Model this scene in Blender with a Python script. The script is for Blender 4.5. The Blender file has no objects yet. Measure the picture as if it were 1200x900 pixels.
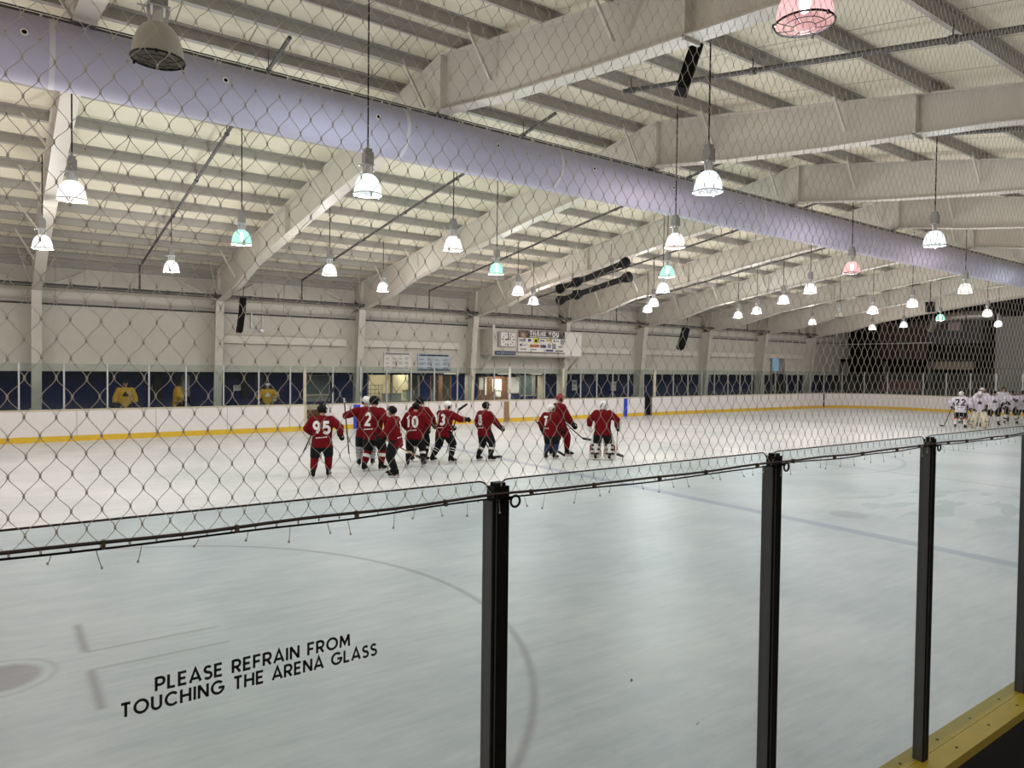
import bpy, bmesh, math, random
from mathutils import Vector, Matrix, Quaternion
from mathutils.bvhtree import BVHTree
random.seed(7)
PI = math.pi
SC = bpy.context.scene
COL = SC.collection

# ------------------------------------------------------------------ mesh builder
class MB:
    def __init__(s): s.v = []; s.f = []; s.m = []
    def add(s, vs, fs, m=0):
        o = len(s.v); s.v += [tuple(p) for p in vs]
        s.f += [tuple(i + o for i in f) for f in fs]; s.m += [m] * len(fs)
    def box(s, c, d, m=0, rot=None, bev=0):
        x, y, z = d[0] / 2, d[1] / 2, d[2] / 2
        vs = [Vector(p) for p in ((-x,-y,-z),(x,-y,-z),(x,y,-z),(-x,y,-z),(-x,-y,z),(x,-y,z),(x,y,z),(-x,y,z))]
        if rot is not None: vs = [rot @ p for p in vs]
        c = Vector(c)
        s.add([p + c for p in vs], [(3,2,1,0),(4,5,6,7),(0,1,5,4),(1,2,6,5),(2,3,7,6),(3,0,4,7)], m)
    def bx(s, x0, x1, y0, y1, z0, z1, m=0):
        s.box(((x0+x1)/2, (y0+y1)/2, (z0+z1)/2), (x1-x0, y1-y0, z1-z0), m)
    def loft(s, rings, m=0, caps=True, closed=True):
        n = len(rings[0]); vs = [p for r in rings for p in r]; fs = []
        for i in range(len(rings) - 1):
            for k in range(n if closed else n - 1):
                a = i*n + k; b = i*n + (k+1) % n
                fs.append((a, b, b + n, a + n))
        if caps:
            fs.append(tuple(reversed(range(n)))); fs.append(tuple((len(rings)-1)*n + k for k in range(n)))
        s.add(vs, fs, m)
    def tube(s, pts, r, n=8, m=0, caps=True, sx=1.0):
        pts = [Vector(p) for p in pts]; rings = []
        if not isinstance(r, (list, tuple)): r = [r] * len(pts)
        prev = None
        for i, p in enumerate(pts):
            a = pts[max(i-1, 0)]; b = pts[min(i+1, len(pts)-1)]
            t = (b - a).normalized()
            if prev is None:
                u = t.orthogonal().normalized()
                ref = Vector((1,0,0)) if abs(t.x) < .9 else Vector((0,1,0))
                u = (ref - t * ref.dot(t)).normalized()
            else: u = (prev - t * prev.dot(t)).normalized()
            prev = u; w = t.cross(u)
            rings.append([p + (u*math.cos(2*PI*k/n)*sx + w*math.sin(2*PI*k/n)) * r[i] for k in range(n)])
        s.loft(rings, m, caps)
    def bar(s, a, b, w, h, m=0):
        a = Vector(a); b = Vector(b); t = (b - a); L = t.length
        q = t.to_track_quat('X', 'Z').to_matrix()
        s.box((a+b)/2, (L, w, h), m, q)
    def lathe(s, prof, c=(0,0,0), n=20, m=0, cap=False):
        rings = [[(c[0]+r*math.cos(2*PI*k/n), c[1]+r*math.sin(2*PI*k/n), c[2]+z) for k in range(n)] for r, z in prof]
        s.loft(rings, m, cap)
    def ell(s, c, r, m=0, rot=None, nu=14, nv=9):
        c = Vector(c); rings = []
        for i in range(nv + 1):
            a = -PI/2 + PI*(i + .02*(i == 0) - .02*(i == nv)) / nv
            ring = []
            for k in range(nu):
                p = Vector((r[0]*math.cos(a)*math.cos(2*PI*k/nu), r[1]*math.cos(a)*math.sin(2*PI*k/nu), r[2]*math.sin(a)))
                if rot is not None: p = rot @ p
                ring.append(c + p)
            rings.append(ring)
        s.loft(rings, m, True)
    def cap(s, pts, rs, n=10, m=0):
        # chain of round sections with rounded ends (for remeshing)
        pts = [Vector(p) for p in pts]; t0 = (pts[0]-pts[1]).normalized(); t1 = (pts[-1]-pts[-2]).normalized()
        P = []; Rr = []
        for q in (.95, .7, .35): P.append(pts[0] + t0*rs[0]*q); Rr.append(rs[0]*math.sqrt(1-q*q))
        P += pts; Rr += list(rs)
        for q in (.35, .7, .95): P.append(pts[-1] + t1*rs[-1]*q); Rr.append(rs[-1]*math.sqrt(1-q*q))
        s.tube(P, Rr, n, m)
    def mesh(s, name):
        me = bpy.data.meshes.new(name); me.from_pydata(s.v, [], s.f)
        me.polygons.foreach_set('material_index', s.m); me.update()
        return me

def obj(name, b, mats, parent=None, loc=None, smooth=False, rotz=0):
    me = b.mesh(name) if isinstance(b, MB) else b
    if not isinstance(mats, (list, tuple)): mats = [mats]
    if isinstance(b, MB) or len(me.materials) == 0:
        for m in mats: me.materials.append(m)
    if isinstance(b, MB):
        bm = bmesh.new(); bm.from_mesh(me); bmesh.ops.recalc_face_normals(bm, faces=bm.faces); bm.to_mesh(me); bm.free()
    if smooth:
        me.polygons.foreach_set('use_smooth', [True]*len(me.polygons))
        if smooth != 'all': me.set_sharp_from_angle(angle=math.radians(40))
    o = bpy.data.objects.new(name, me); COL.objects.link(o)
    if parent is not None: o.parent = parent
    if loc is not None: o.location = loc
    o.rotation_euler.z = rotz
    return o
def tag(o, label, cat=None, group=None, kind=None):
    o['label'] = label
    if cat: o['category'] = cat
    if group: o['group'] = group
    if kind: o['kind'] = kind
    return o
def thing(name, label, cat, loc=(0,0,0), rotz=0, group=None, kind=None):
    o = bpy.data.objects.new(name, None); COL.objects.link(o); o.empty_display_size = .1
    o.location = loc; o.rotation_euler.z = rotz
    return tag(o, label, cat, group, kind)
def struct(name, b, mats, label=None, smooth=False, cat=None):
    o = obj(name, b, mats, smooth=smooth); o['kind'] = 'structure'
    if label: o['label'] = label
    if cat: o['category'] = cat
    return o
ORD = 'first second third fourth fifth sixth seventh eighth ninth tenth eleventh twelfth thirteenth fourteenth fifteenth sixteenth seventeenth eighteenth nineteenth twentieth'.split()
TEN = {20:'twenty', 30:'thirty', 40:'forty', 50:'fifty'}
def nth(i):
    if i < 20: return ORD[i]
    t = (i+1)//10*10; r = (i+1) % 10
    if r == 0: return {30:'thirtieth', 40:'fortieth', 50:'fiftieth'}[t]
    return TEN[t] + '-' + ORD[r-1]

# ------------------------------------------------------------------ materials
def mat(name, col, rough=.6, metal=0, spec=.4, noise=0, nscale=6, bump=0, emit=None, es=0):
    m = bpy.data.materials.new(name); m.use_nodes = True; nt = m.node_tree; p = nt.nodes['Principled BSDF']
    p.inputs['Base Color'].default_value = (*col, 1); p.inputs['Roughness'].default_value = rough
    p.inputs['Metallic'].default_value = metal; p.inputs['Specular IOR Level'].default_value = spec
    if noise or bump:
        tc = nt.nodes.new('ShaderNodeTexCoord'); nz = nt.nodes.new('ShaderNodeTexNoise'); nz.inputs['Scale'].default_value = nscale
        nz.inputs['Detail'].default_value = 4
        nt.links.new(tc.outputs['Object'], nz.inputs['Vector'])
        if noise:
            mx = nt.nodes.new('ShaderNodeMix'); mx.data_type = 'RGBA'
            mx.inputs['A'].default_value = (*[c*(1-noise) for c in col], 1); mx.inputs['B'].default_value = (*[min(1, c*(1+noise)) for c in col], 1)
            nt.links.new(nz.outputs['Fac'], mx.inputs['Factor']); nt.links.new(mx.outputs['Result'], p.inputs['Base Color'])
        if bump:
            bp = nt.nodes.new('ShaderNodeBump'); bp.inputs['Strength'].default_value = bump; bp.inputs['Distance'].default_value = .02
            nt.links.new(nz.outputs['Fac'], bp.inputs['Height']); nt.links.new(bp.outputs['Normal'], p.inputs['Normal'])
    if emit:
        p.inputs['Emission Color'].default_value = (*emit, 1); p.inputs['Emission Strength'].default_value = es
    return m
STEEL = mat('painted_steel', (.58,.545,.485), .5, noise=.08, nscale=3)
STEEL2 = mat('purlin_steel', (.37,.35,.32), .5, noise=.1, nscale=2)
TRIMW = mat('trim_white', (.70,.665,.60), .6)
WALLW = mat('wall_white', (.61,.575,.51), .7, noise=.07, nscale=1.2)
WALLG = mat('wall_grey', (.40,.39,.37), .7, noise=.08, nscale=1.5)
BLUE = mat('blue_paint', (.003,.011,.080), .7, spec=.08, noise=.5, nscale=.8)
DARK = mat('dark_room', (.010,.010,.011), .8, spec=.1, noise=.4, nscale=1)
NEARD = mat('near_dark', (.018,.018,.018), .8)
CONC = mat('concrete', (.22,.21,.20), .8, noise=.15)
WHITEB = mat('board_white', (.78,.74,.73), .4, noise=.05, nscale=5)
YELLOW = mat('kick_yellow', (.72,.47,.035), .45, noise=.1, nscale=8)
CAPC = mat('cap_cream', (.56,.50,.38), .5, noise=.08)
CAPY = mat('cap_yellow', (.42,.30,.022), .45, noise=.15, nscale=9)
ALU = mat('aluminium', (.62,.62,.62), .35, .6)
POSTB = mat('post_black', (.010,.009,.007), .55, 0, spec=.12, noise=.3, nscale=30)
POSTE = mat('post_edge', (.10,.10,.10), .45, .3)
RUB = mat('black_rubber', (.006,.006,.006), .7, spec=.1)
BLACKM = mat('black_metal', (.010,.010,.011), .55, 0, spec=.2)
DGREY = mat('dark_pipe', (.10,.095,.095), .5, .3)
GREYM = mat('grey_box', (.30,.29,.28), .5, .2)
NET = mat('net_cord', (.54,.50,.43), .85, spec=.1)
CABLE = mat('cable_brown', (.045,.03,.024), .7)
TIE = mat('tie_tan', (.10,.075,.04), .7)
TXT = mat('vinyl_black', (.015,.015,.015), .7)
DUCTM = mat('duct_fabric', (.40,.39,.50), .75, noise=.05, nscale=1.5)
DUCTL = mat('duct_seam', (.54,.53,.58), .7)
WOOD = mat('wood_brown', (.16,.07,.035), .6, noise=.25, nscale=4)
BROWNL = mat('board_stripe_brown', (.30,.19,.09), .55)
BLUEL = mat('board_stripe_blue', (.02,.06,.55), .45)
PAPER = mat('paper_white', (.72,.70,.66), .7)
CREAM = mat('lobby_cream', (.66,.58,.44), .8)
SIGNB = mat('sign_navy', (.025,.04,.10), .5)
SKIN = mat('skin', (.45,.25,.17), .55)
SKIND = mat('skin_dark', (.13,.07,.045), .55)
EYE = mat('eye_dark', (.02,.015,.012), .3)
MRED = mat('jersey_red', (.135,.005,.009), .85, spec=.1, noise=.3, nscale=7)
MWHT = mat('jersey_white', (.68,.64,.74), .8, noise=.06, nscale=9)
MYEL = mat('jersey_gold', (.62,.34,.02), .8, noise=.1, nscale=9)
BLK = mat('gear_black', (.006,.006,.007), .65, spec=.15)
NAVY = mat('pants_navy', (.01,.02,.08), .7)
WHT = mat('gear_white', (.74,.72,.70), .5)
PADW = mat('pad_white', (.60,.57,.53), .55, noise=.12)
PADC = mat('pad_cream', (.72,.66,.50), .55, noise=.08)
GREYS = mat('sock_grey', (.30,.30,.32), .8)
REDG = mat('gear_red', (.25,.008,.012), .5)
ORNG = mat('sock_orange', (.65,.15,.06), .8)
STEELB = mat('blade_steel', (.6,.6,.62), .25, .9)
STK = mat('stick_black', (.015,.015,.017), .45)
STKW = mat('stick_wood', (.42,.25,.09), .5)
SILV = mat('silver_duct', (.5,.46,.44), .35, .8, bump=.6, nscale=14)
BEIGE = mat('band_beige', (.20,.17,.13), .7, noise=.3, nscale=5)
MAROON = mat('maroon', (.07,.005,.01), .7)
GRGLASS = mat('dim_glass', (.10,.13,.13), .2)

def glass(name, tint, spec=.05, haze=0):
    m = bpy.data.materials.new(name); m.use_nodes = True; nt = m.node_tree; nt.nodes.clear()
    out = nt.nodes.new('ShaderNodeOutputMaterial'); mx = nt.nodes.new('ShaderNodeMixShader'); mx.inputs['Fac'].default_value = spec
    t = nt.nodes.new('ShaderNodeBsdfTransparent'); t.inputs['Color'].default_value = (*tint, 1)
    g = nt.nodes.new('ShaderNodeBsdfGlossy'); g.inputs['Roughness'].default_value = .08; g.inputs['Color'].default_value = (.9,.95,.95,1)
    nt.links.new(t.outputs[0], mx.inputs[1]); nt.links.new(g.outputs[0], mx.inputs[2])
    last = mx
    if haze:
        d = nt.nodes.new('ShaderNodeBsdfDiffuse'); d.inputs['Color'].default_value = (.7,.75,.72,1)
        m2 = nt.nodes.new('ShaderNodeMixShader'); m2.inputs['Fac'].default_value = haze
        nt.links.new(mx.outputs[0], m2.inputs[1]); nt.links.new(d.outputs[0], m2.inputs[2]); last = m2
    nt.links.new(last.outputs[0], out.inputs['Surface'])
    return m
GLN = glass('glass_near', (.855,.90,.915), .03, .008)
GLF = glass('glass_far', (.88,.92,.91), .025, .010)

def dome(name, col, e):
    m = bpy.data.materials.new(name); m.use_nodes = True; nt = m.node_tree; nt.nodes.clear()
    out = nt.nodes.new('ShaderNodeOutputMaterial'); ad = nt.nodes.new('ShaderNodeAddShader')
    t = nt.nodes.new('ShaderNodeBsdfTransparent'); t.inputs['Color'].default_value = (.50,.50,.50,1)
    em = nt.nodes.new('ShaderNodeEmission'); em.inputs['Color'].default_value = (*col,1); em.inputs['Strength'].default_value = e
    nt.links.new(t.outputs[0], ad.inputs[0]); nt.links.new(em.outputs[0], ad.inputs[1]); nt.links.new(ad.outputs[0], out.inputs['Surface'])
    return m
DOMES = {'white': dome('dome_white', (1,.98,.98), .95), 'cool': dome('dome_cool', (.86,.97,1), .95), 'mint': dome('dome_mint', (.45,1,.78), .75),
         'pink': dome('dome_pink', (1,.50,.52), .75), 'warm': dome('dome_warm', (1,.86,.80), .9)}
DOMEOFF = mat('dome_off', (.44,.43,.37), .35)
LCOL = {'white': (1,.955,.945), 'cool': (.86,.95,1), 'mint': (.76,1,.90), 'pink': (1,.90,.91), 'warm': (1,.88,.85)}
BULB = {k: mat('bulb_' + k, c, .5, emit=c, es=6) for k, c in LCOL.items()}

# ice with its painted markings
def make_ice():
    m = bpy.data.materials.new('ice'); m.use_nodes = True; nt = m.node_tree; N = nt.nodes; Lk = nt.links; p = N['Principled BSDF']
    tc = N.new('ShaderNodeTexCoord'); sp = N.new('ShaderNodeSeparateXYZ'); Lk.new(tc.outputs['Object'], sp.inputs[0])
    X, Y = sp.outputs['X'], sp.outputs['Y']
    def M(op, a, b=None, c=None):
        n = N.new('ShaderNodeMath'); n.operation = op
        for i, q in enumerate((a, b, c)):
            if q is None: continue
            if isinstance(q, (int, float)): n.inputs[i].default_value = q
            else: Lk.new(q, n.inputs[i])
        return n.outputs[0]
    def ss(d, w, soft):   # 1 inside |d|<w with soft edge
        mr = N.new('ShaderNodeMapRange'); mr.interpolation_type = 'SMOOTHSTEP'
        mr.inputs['From Min'].default_value = w - soft; mr.inputs['From Max'].default_value = w + soft
        mr.inputs['To Min'].default_value = 1; mr.inputs['To Max'].default_value = 0
        Lk.new(d, mr.inputs['Value']); return mr.outputs[0]
    def noise(scale, det=4, vec=None, rough=.5):
        n = N.new('ShaderNodeTexNoise'); n.inputs['Scale'].default_value = scale; n.inputs['Detail'].default_value = det; n.inputs['Roughness'].default_value = rough
        Lk.new(vec or tc.outputs['Object'], n.inputs['Vector']); return n.outputs['Fac']
    mp = N.new('ShaderNodeMapping'); mp.inputs['Scale'].default_value = (.35, 1.6, 1); mp.inputs['Rotation'].default_value = (0,0,.25); Lk.new(tc.outputs['Object'], mp.inputs[0])
    n1 = noise(.35, 6, rough=.6); n2 = noise(3.0, 8, mp.outputs[0], .7)
    cr = N.new('ShaderNodeMix'); cr.data_type = 'RGBA'; cr.inputs['A'].default_value = (.58,.60,.62,1); cr.inputs['B'].default_value = (.84,.82,.82,1)
    mr0 = N.new('ShaderNodeMapRange'); mr0.inputs['From Min'].default_value = .40; mr0.inputs['From Max'].default_value = .60
    mp3 = N.new('ShaderNodeMapping'); mp3.inputs['Scale'].default_value = (2.2, 14, 1); mp3.inputs['Rotation'].default_value = (0,0,-.5); Lk.new(tc.outputs['Object'], mp3.inputs[0])
    n5 = noise(1.0, 6, mp3.outputs[0], .75)
    Lk.new(M('ADD', M('ADD', M('MULTIPLY', n1, .45), M('MULTIPLY', n2, .30)), M('MULTIPLY', n5, .25)), mr0.inputs['Value']); Lk.new(mr0.outputs[0], cr.inputs['Factor'])
    col = cr.outputs['Result']
    def layer(mask, c, f):
        nonlocal col
        mx = N.new('ShaderNodeMix'); mx.data_type = 'RGBA'; mx.inputs['B'].default_value = (*c, 1)
        wear = M('MULTIPLY', M('ADD', M('MULTIPLY', n2, .6), .7), f)
        Lk.new(M('MULTIPLY', mask, wear), mx.inputs['Factor']); Lk.new(col, mx.inputs['A']); col = mx.outputs['Result']
    xs = M('SUBTRACT', X, M('MULTIPLY', M('SUBTRACT', Y, 3.7), .028))
    def xline(x, w, c, f): layer(ss(M('ABSOLUTE', M('SUBTRACT', xs, x)), w, .03), c, f)
    xline(11.42, .15, (.20,.20,.42), .42)
    xline(18.95, .13, (.35,.16,.2), .22)
    xline(26.2, .13, (.20,.22,.36), .28)
    xline(-6.1, .04, (.4,.1,.1), .4); xline(45.2, .04, (.4,.1,.1), .3)
    def dist(x, y): return M('SQRT', M('ADD', M('POWER', M('SUBTRACT', X, x), 2), M('POWER', M('SUBTRACT', Y, y), 2)))
    def ring(x, y, r, w, c, f): layer(ss(M('ABSOLUTE', M('SUBTRACT', dist(x, y), r)), w, .03), c, f)
    def dot(x, y, r, c, f): layer(ss(dist(x, y), r, .05), c, f)
    def seg(x0, x1, y0, y1, c, f, soft=.03):
        a = ss(M('ABSOLUTE', M('SUBTRACT', X, (x0+x1)/2)), (x1-x0)/2, soft); b = ss(M('ABSOLUTE', M('SUBTRACT', Y, (y0+y1)/2)), (y1-y0)/2, soft)
        layer(M('MULTIPLY', a, b), c, f)
    RD = (.20,.13,.14)
    ring(-.02, 7.2, 4.45, .035, RD, .42)
    dot(-.02, 7.26, .30, (.22,.12,.13), .5); ring(-.02, 7.26, .40, .02, RD, .25)
    for sx in (1, -1):
        for sy in (1, -1):
            xa, xb_ = sorted((sx*.63, sx*1.78)); ya = 7.26 + sy*.23
            seg(xa, xb_, ya-.018, ya+.018, RD, .42, .03)
            yb, yc = sorted((ya, ya + sy*.85)); xc_ = sx*.62
            seg(xc_-.035, xc_+.035, yb, yc, RD, .52, .04)
    ring(19.25, 13.95, 4.57, .05, (.25,.16,.2), .3)
    dot(12.75, 6.9, .33, (.28,.25,.30), .35)
    # faint worn painted emblem in the neutral zone (streaks only)
    mp2 = N.new('ShaderNodeMapping'); mp2.inputs['Scale'].default_value = (.5, 1.4, 1); mp2.inputs['Rotation'].default_value = (0,0,-.5); Lk.new(tc.outputs['Object'], mp2.inputs[0])
    n3 = noise(1.6, 2, mp2.outputs[0])
    em = ss(M('SQRT', M('ADD', M('POWER', M('DIVIDE', M('SUBTRACT', X, 15.6), 2.4), 2), M('POWER', M('DIVIDE', M('SUBTRACT', Y, 6.2), 1.8), 2))), 1, .25)
    layer(M('MULTIPLY', em, M('GREATER_THAN', n3, .54)), (.30,.36,.36), .35)
    Lk.new(col, p.inputs['Base Color'])
    mr = N.new('ShaderNodeMapRange'); mr.inputs['To Min'].default_value = .22; mr.inputs['To Max'].default_value = .5; Lk.new(n2, mr.inputs['Value'])
    Lk.new(mr.outputs[0], p.inputs['Roughness']); p.inputs['Specular IOR Level'].default_value = .35
    bp = N.new('ShaderNodeBump'); bp.inputs['Strength'].default_value = .25; bp.inputs['Distance'].default_value = .02
    n4 = noise(9, 8, mp.outputs[0], .7); Lk.new(n4, bp.inputs['Height']); Lk.new(bp.outputs['Normal'], p.inputs['Normal'])
    return m
ICE = make_ice()

def make_insul():
    m = bpy.data.materials.new('roof_insulation'); m.use_nodes = True; nt = m.node_tree; N = nt.nodes; Lk = nt.links; p = N['Principled BSDF']
    tc = N.new('ShaderNodeTexCoord'); sp = N.new('ShaderNodeSeparateXYZ'); Lk.new(tc.outputs['Object'], sp.inputs[0])
    a = N.new('ShaderNodeMath'); a.operation = 'PINGPONG'; a.inputs[1].default_value = .62; Lk.new(sp.outputs['X'], a.inputs[0])
    g = N.new('ShaderNodeMath'); g.operation = 'LESS_THAN'; g.inputs[1].default_value = .012; Lk.new(a.outputs[0], g.inputs[0])
    nz = N.new('ShaderNodeTexNoise'); nz.inputs['Scale'].default_value = 1.3; Lk.new(tc.outputs['Object'], nz.inputs[0])
    mx = N.new('ShaderNodeMix'); mx.data_type = 'RGBA'; mx.inputs['A'].default_value = (.66,.61,.46,1); mx.inputs['B'].default_value = (.82,.78,.65,1); Lk.new(nz.outputs['Fac'], mx.inputs['Factor'])
    m2 = N.new('ShaderNodeMix'); m2.data_type = 'RGBA'; m2.inputs['B'].default_value = (.25,.23,.18,1); Lk.new(mx.outputs['Result'], m2.inputs['A']); Lk.new(g.outputs[0], m2.inputs['Factor'])
    Lk.new(m2.outputs['Result'], p.inputs['Base Color']); p.inputs['Roughness'].default_value = .7
    return m
INSUL = make_insul()

# ------------------------------------------------------------------ stroke lettering
def arc(cx, cy, rx, ry, a0, a1, n=10):
    return [(cx + rx*math.cos(math.radians(a0+(a1-a0)*i/n)), cy + ry*math.sin(math.radians(a0+(a1-a0)*i/n))) for i in range(n+1)]
GL = {
 'P': (.60, [[(0,0),(0,1)], [(0,.93),(.30,.93)] + arc(.30,.675,.25,.255,90,-90) + [(0,.42)]]),
 'L': (.50, [[(.0,1),(0,.06),(.46,.06)]]),
 'E': (.54, [[(.50,.94),(0,.94),(0,.06),(.50,.06)], [(0,.51),(.44,.51)]]),
 'A': (.76, [[(-.02,0),(.36,1),(.74,0)], [(.13,.27),(.59,.27)]]),
 'S': (.56, [arc(.27,.73,.23,.21,30,270,12) + arc(.27,.27,.25,.23,90,-150,12)]),
 'R': (.62, [[(0,0),(0,1)], [(0,.93),(.30,.93)] + arc(.30,.675,.25,.255,90,-90) + [(0,.42)], [(.27,.42),(.56,0)]]),
 'F': (.52, [[(.50,.94),(0,.94),(0,0)], [(0,.48),(.44,.48)]]),
 'I': (.10, [[(.03,0),(.03,1)]]),
 'N': (.70, [[(0,0),(0,1)], [(0,.97),(.64,.03)], [(.64,0),(.64,1)]]),
 'O': (.98, [arc(.47,.5,.44,.44,0,360,28)]),
 'M': (.84, [[(0,0),(.06,1)], [(.06,.97),(.40,.25),(.74,.97)], [(.74,1),(.80,0)]]),
 'T': (.64, [[(0,.94),(.62,.94)], [(.31,.94),(.31,0)]]),
 'U': (.68, [[(0,1),(0,.33)] + arc(.30,.33,.30,.28,180,360,12) + [(.60,1)]]),
 'C': (.88, [arc(.47,.5,.44,.44,42,318,22)]),
 'H': (.70, [[(0,0),(0,1)], [(.64,0),(.64,1)], [(0,.51),(.64,.51)]]),
 'G': (.94, [arc(.47,.5,.44,.44,45,352,22) + [(.88,.47),(.52,.47)]]),
 'K': (.64, [[(0,0),(0,1)], [(.58,1),(.04,.42)], [(.2,.58),(.60,0)]]),
 'Y': (.66, [[(0,1),(.31,.45),(.62,1)], [(.31,.45),(.31,0)]]),
 ' ': (.34, []),
 '1': (.34, [[(.02,.80),(.22,.95),(.22,0)]]),
 '2': (.60, [arc(.28,.70,.25,.25,165,-30,10) + [(.02,.06),(.56,.06)]]),
 '3': (.58, [arc(.26,.72,.22,.22,150,-90,10) + arc(.26,.27,.25,.23,90,-150,10)]),
 '4': (.62, [[(.44,0),(.44,1),(0,.3),(.6,.3)]]),
 '5': (.58, [[(.50,.94),(.08,.94),(.05,.55)] + arc(.26,.33,.27,.28,120,-150,12)]),
 '7': (.56, [[(0,.94),(.52,.94),(.18,0)]]),
 '8': (.58, [arc(.27,.74,.20,.20,0,360,14), arc(.27,.28,.25,.23,0,360,14)]),
 '9': (.60, [arc(.28,.68,.24,.26,0,360,14), [(.52,.68),(.50,.35),(.30,.06)]]),
 '0': (.60, [arc(.27,.5,.25,.45,0,360,20)]),
}
def strip(pl, w):
    P = [Vector(p) for p in pl]; n = len(P); closed = (P[0]-P[-1]).length < 1e-4
    if closed: P = P[:-1]; n -= 1
    Lf, Rt = [], []
    for i in range(n):
        if closed: a, b, c = P[i-1], P[i], P[(i+1) % n]
        else: a, b, c = P[max(i-1,0)], P[i], P[min(i+1,n-1)]
        d1 = (b-a).normalized() if (b-a).length > 1e-6 else (c-b).normalized()
        d2 = (c-b).normalized() if (c-b).length > 1e-6 else d1
        n1 = Vector((-d1.y, d1.x)); n2 = Vector((-d2.y, d2.x)); mt = (n1+n2)
        if mt.length < .3: mt = n1
        mt.normalize(); k = min(1/max(mt.dot(n1), .35), 2.2)
        Lf.append(b + mt*w/2*k); Rt.append(b - mt*w/2*k)
    q = []
    for i in range(n if closed else n-1):
        j = (i+1) % n; q.append((Lf[i], Lf[j], Rt[j], Rt[i]))
    return q
def lettering(text, w=.14, space=.14):
    """quads in the xy plane, cap height 1; returns quads and total width"""
    x = 0; out = []
    for ch in text:
        adv, pls = GL[ch]
        for pl in pls:
            for q in strip(pl, w): out.append([Vector((p.x + x + w/2, p.y)) for p in q])
        x += adv + w + (space if ch != ' ' else 0)
    return out, x - space
def text_flat(b, text, h, org, ux, uz, w=.14, m=0, width=None, space=.14, nrm=None, th=.0):
    q, W = lettering(text, w, space); sx = (width / W) if width else h
    org = Vector(org); ux = Vector(ux); uz = Vector(uz)
    for k in q: b.add([org + ux*(p.x*sx) + uz*(p.y*h) for p in k], [(0,1,2,3)], m)

# ------------------------------------------------------------------ camera
cam = bpy.data.cameras.new('camera'); co = bpy.data.objects.new('camera', cam); COL.objects.link(co)
F, YAW, PIT, ROL, CH = 827.91, .6268, -.0240, .0117, 2.6667
fw = Vector((math.sin(YAW)*math.cos(PIT), math.cos(YAW)*math.cos(PIT), math.sin(PIT)))
r0 = Vector((math.cos(YAW), -math.sin(YAW), 0)); u0 = r0.cross(fw)
rr = math.cos(ROL)*r0 + math.sin(ROL)*u0; uu = -math.sin(ROL)*r0 + math.cos(ROL)*u0
co.matrix_world = Matrix(((rr.x, uu.x, -fw.x, 0), (rr.y, uu.y, -fw.y, 0), (rr.z, uu.z, -fw.z, CH), (0,0,0,1)))
cam.sensor_width = 36; cam.lens = F/1200*36; cam.clip_start = .05; cam.clip_end = 300
SC.camera = co

# ================================================================== PEOPLE (built first while the scene is small)
def remesh(b, voxel, smooth=4, name='m'):
    me = b.mesh(name); bm = bmesh.new(); bm.from_mesh(me); bmesh.ops.recalc_face_normals(bm, faces=bm.faces); bm.to_mesh(me); bm.free()
    o = bpy.data.objects.new('tmp', me); COL.objects.link(o)
    r = o.modifiers.new('r', 'REMESH'); r.mode = 'VOXEL'; r.voxel_size = voxel
    s = o.modifiers.new('s', 'SMOOTH'); s.factor = .5; s.iterations = smooth
    dg = bpy.context.evaluated_depsgraph_get(); dg.update()
    out = bpy.data.meshes.new_from_object(o.evaluated_get(dg)); out.name = name
    bpy.data.objects.remove(o); bpy.data.meshes.remove(me)
    out.materials.clear()
    out.polygons.foreach_set('use_smooth', [True]*len(out.polygons))
    return out
def ik(a, b, l1, l2, hint):
    a, b = Vector(a), Vector(b); d = b - a; L = min(d.length, (l1+l2)*.995); dn = d.normalized()
    b = a + dn*L; x = (l1*l1 - l2*l2 + L*L)/(2*L); h = math.sqrt(max(l1*l1 - x*x, 0))
    hv = Vector(hint); hv = (hv - dn*hv.dot(dn)).normalized()
    return a + dn*x + hv*h, b
def glove_mesh():
    # along +Z local from the wrist; palm faces +Y, thumb on +X
    b = MB()
    b.tube([(0,0,-.085),(0,0,-.03),(0,0,.0),(0,0,.01)], [.062,.064,.056,.04], 12)
    b.ell((0,-.004,.045), (.05,.028,.055))
    for i, (x, L) in enumerate(((.034,.052),(.012,.06),(-.011,.056),(-.033,.045))):
        k = Vector((x, 0, .085)); p1 = k + Vector((0,.012,L*.55)); p2 = p1 + Vector((0,L*.65,.012)); p3 = p2 + Vector((0,.022,-.028))
        b.cap([k, p1, p2, p3], [.0135,.013,.0125,.0115], 8)
    b.cap([(.044,.004,.02),(.066,.022,.048),(.058,.05,.066),(.035,.058,.072)], [.016,.015,.014,.012], 8)
    return remesh(b, .0065, 2, 'glove')
GLOVE = {}
def glove_for(m):
    if m.name not in GLOVE:
        me = glove_mesh(); me.materials.append(m); GLOVE[m.name] = me
    return GLOVE[m.name]
def skate_mesh():
    b = MB()
    def ring(y, z0, z1, w): return [(w*math.cos(2*PI*k/12), y, (z0+z1)/2 + (z1-z0)/2*math.sin(2*PI*k/12)) for k in range(12)]
    b.loft([ring(-.10,.05,.12,.02), ring(-.09,.045,.20,.042), ring(-.04,.045,.235,.048), ring(.0,.045,.22,.048), ring(.05,.045,.145,.046),
            ring(.11,.045,.125,.046), ring(.155,.05,.11,.038), ring(.175,.06,.09,.015)], 0)
    b.box((0,-.06,.035), (.022,.06,.03), 1); b.box((0,.08,.035), (.022,.07,.03), 1); b.box((0,.01,.028), (.014,.2,.014), 1)
    return b
SKATE = skate_mesh().mesh('skate'); SKATE.materials.append(BLK); SKATE.materials.append(WHT)
SKATE.polygons.foreach_set('use_smooth', [True]*len(SKATE.polygons)); SKATE.set_sharp_from_angle(angle=math.radians(45))
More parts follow.
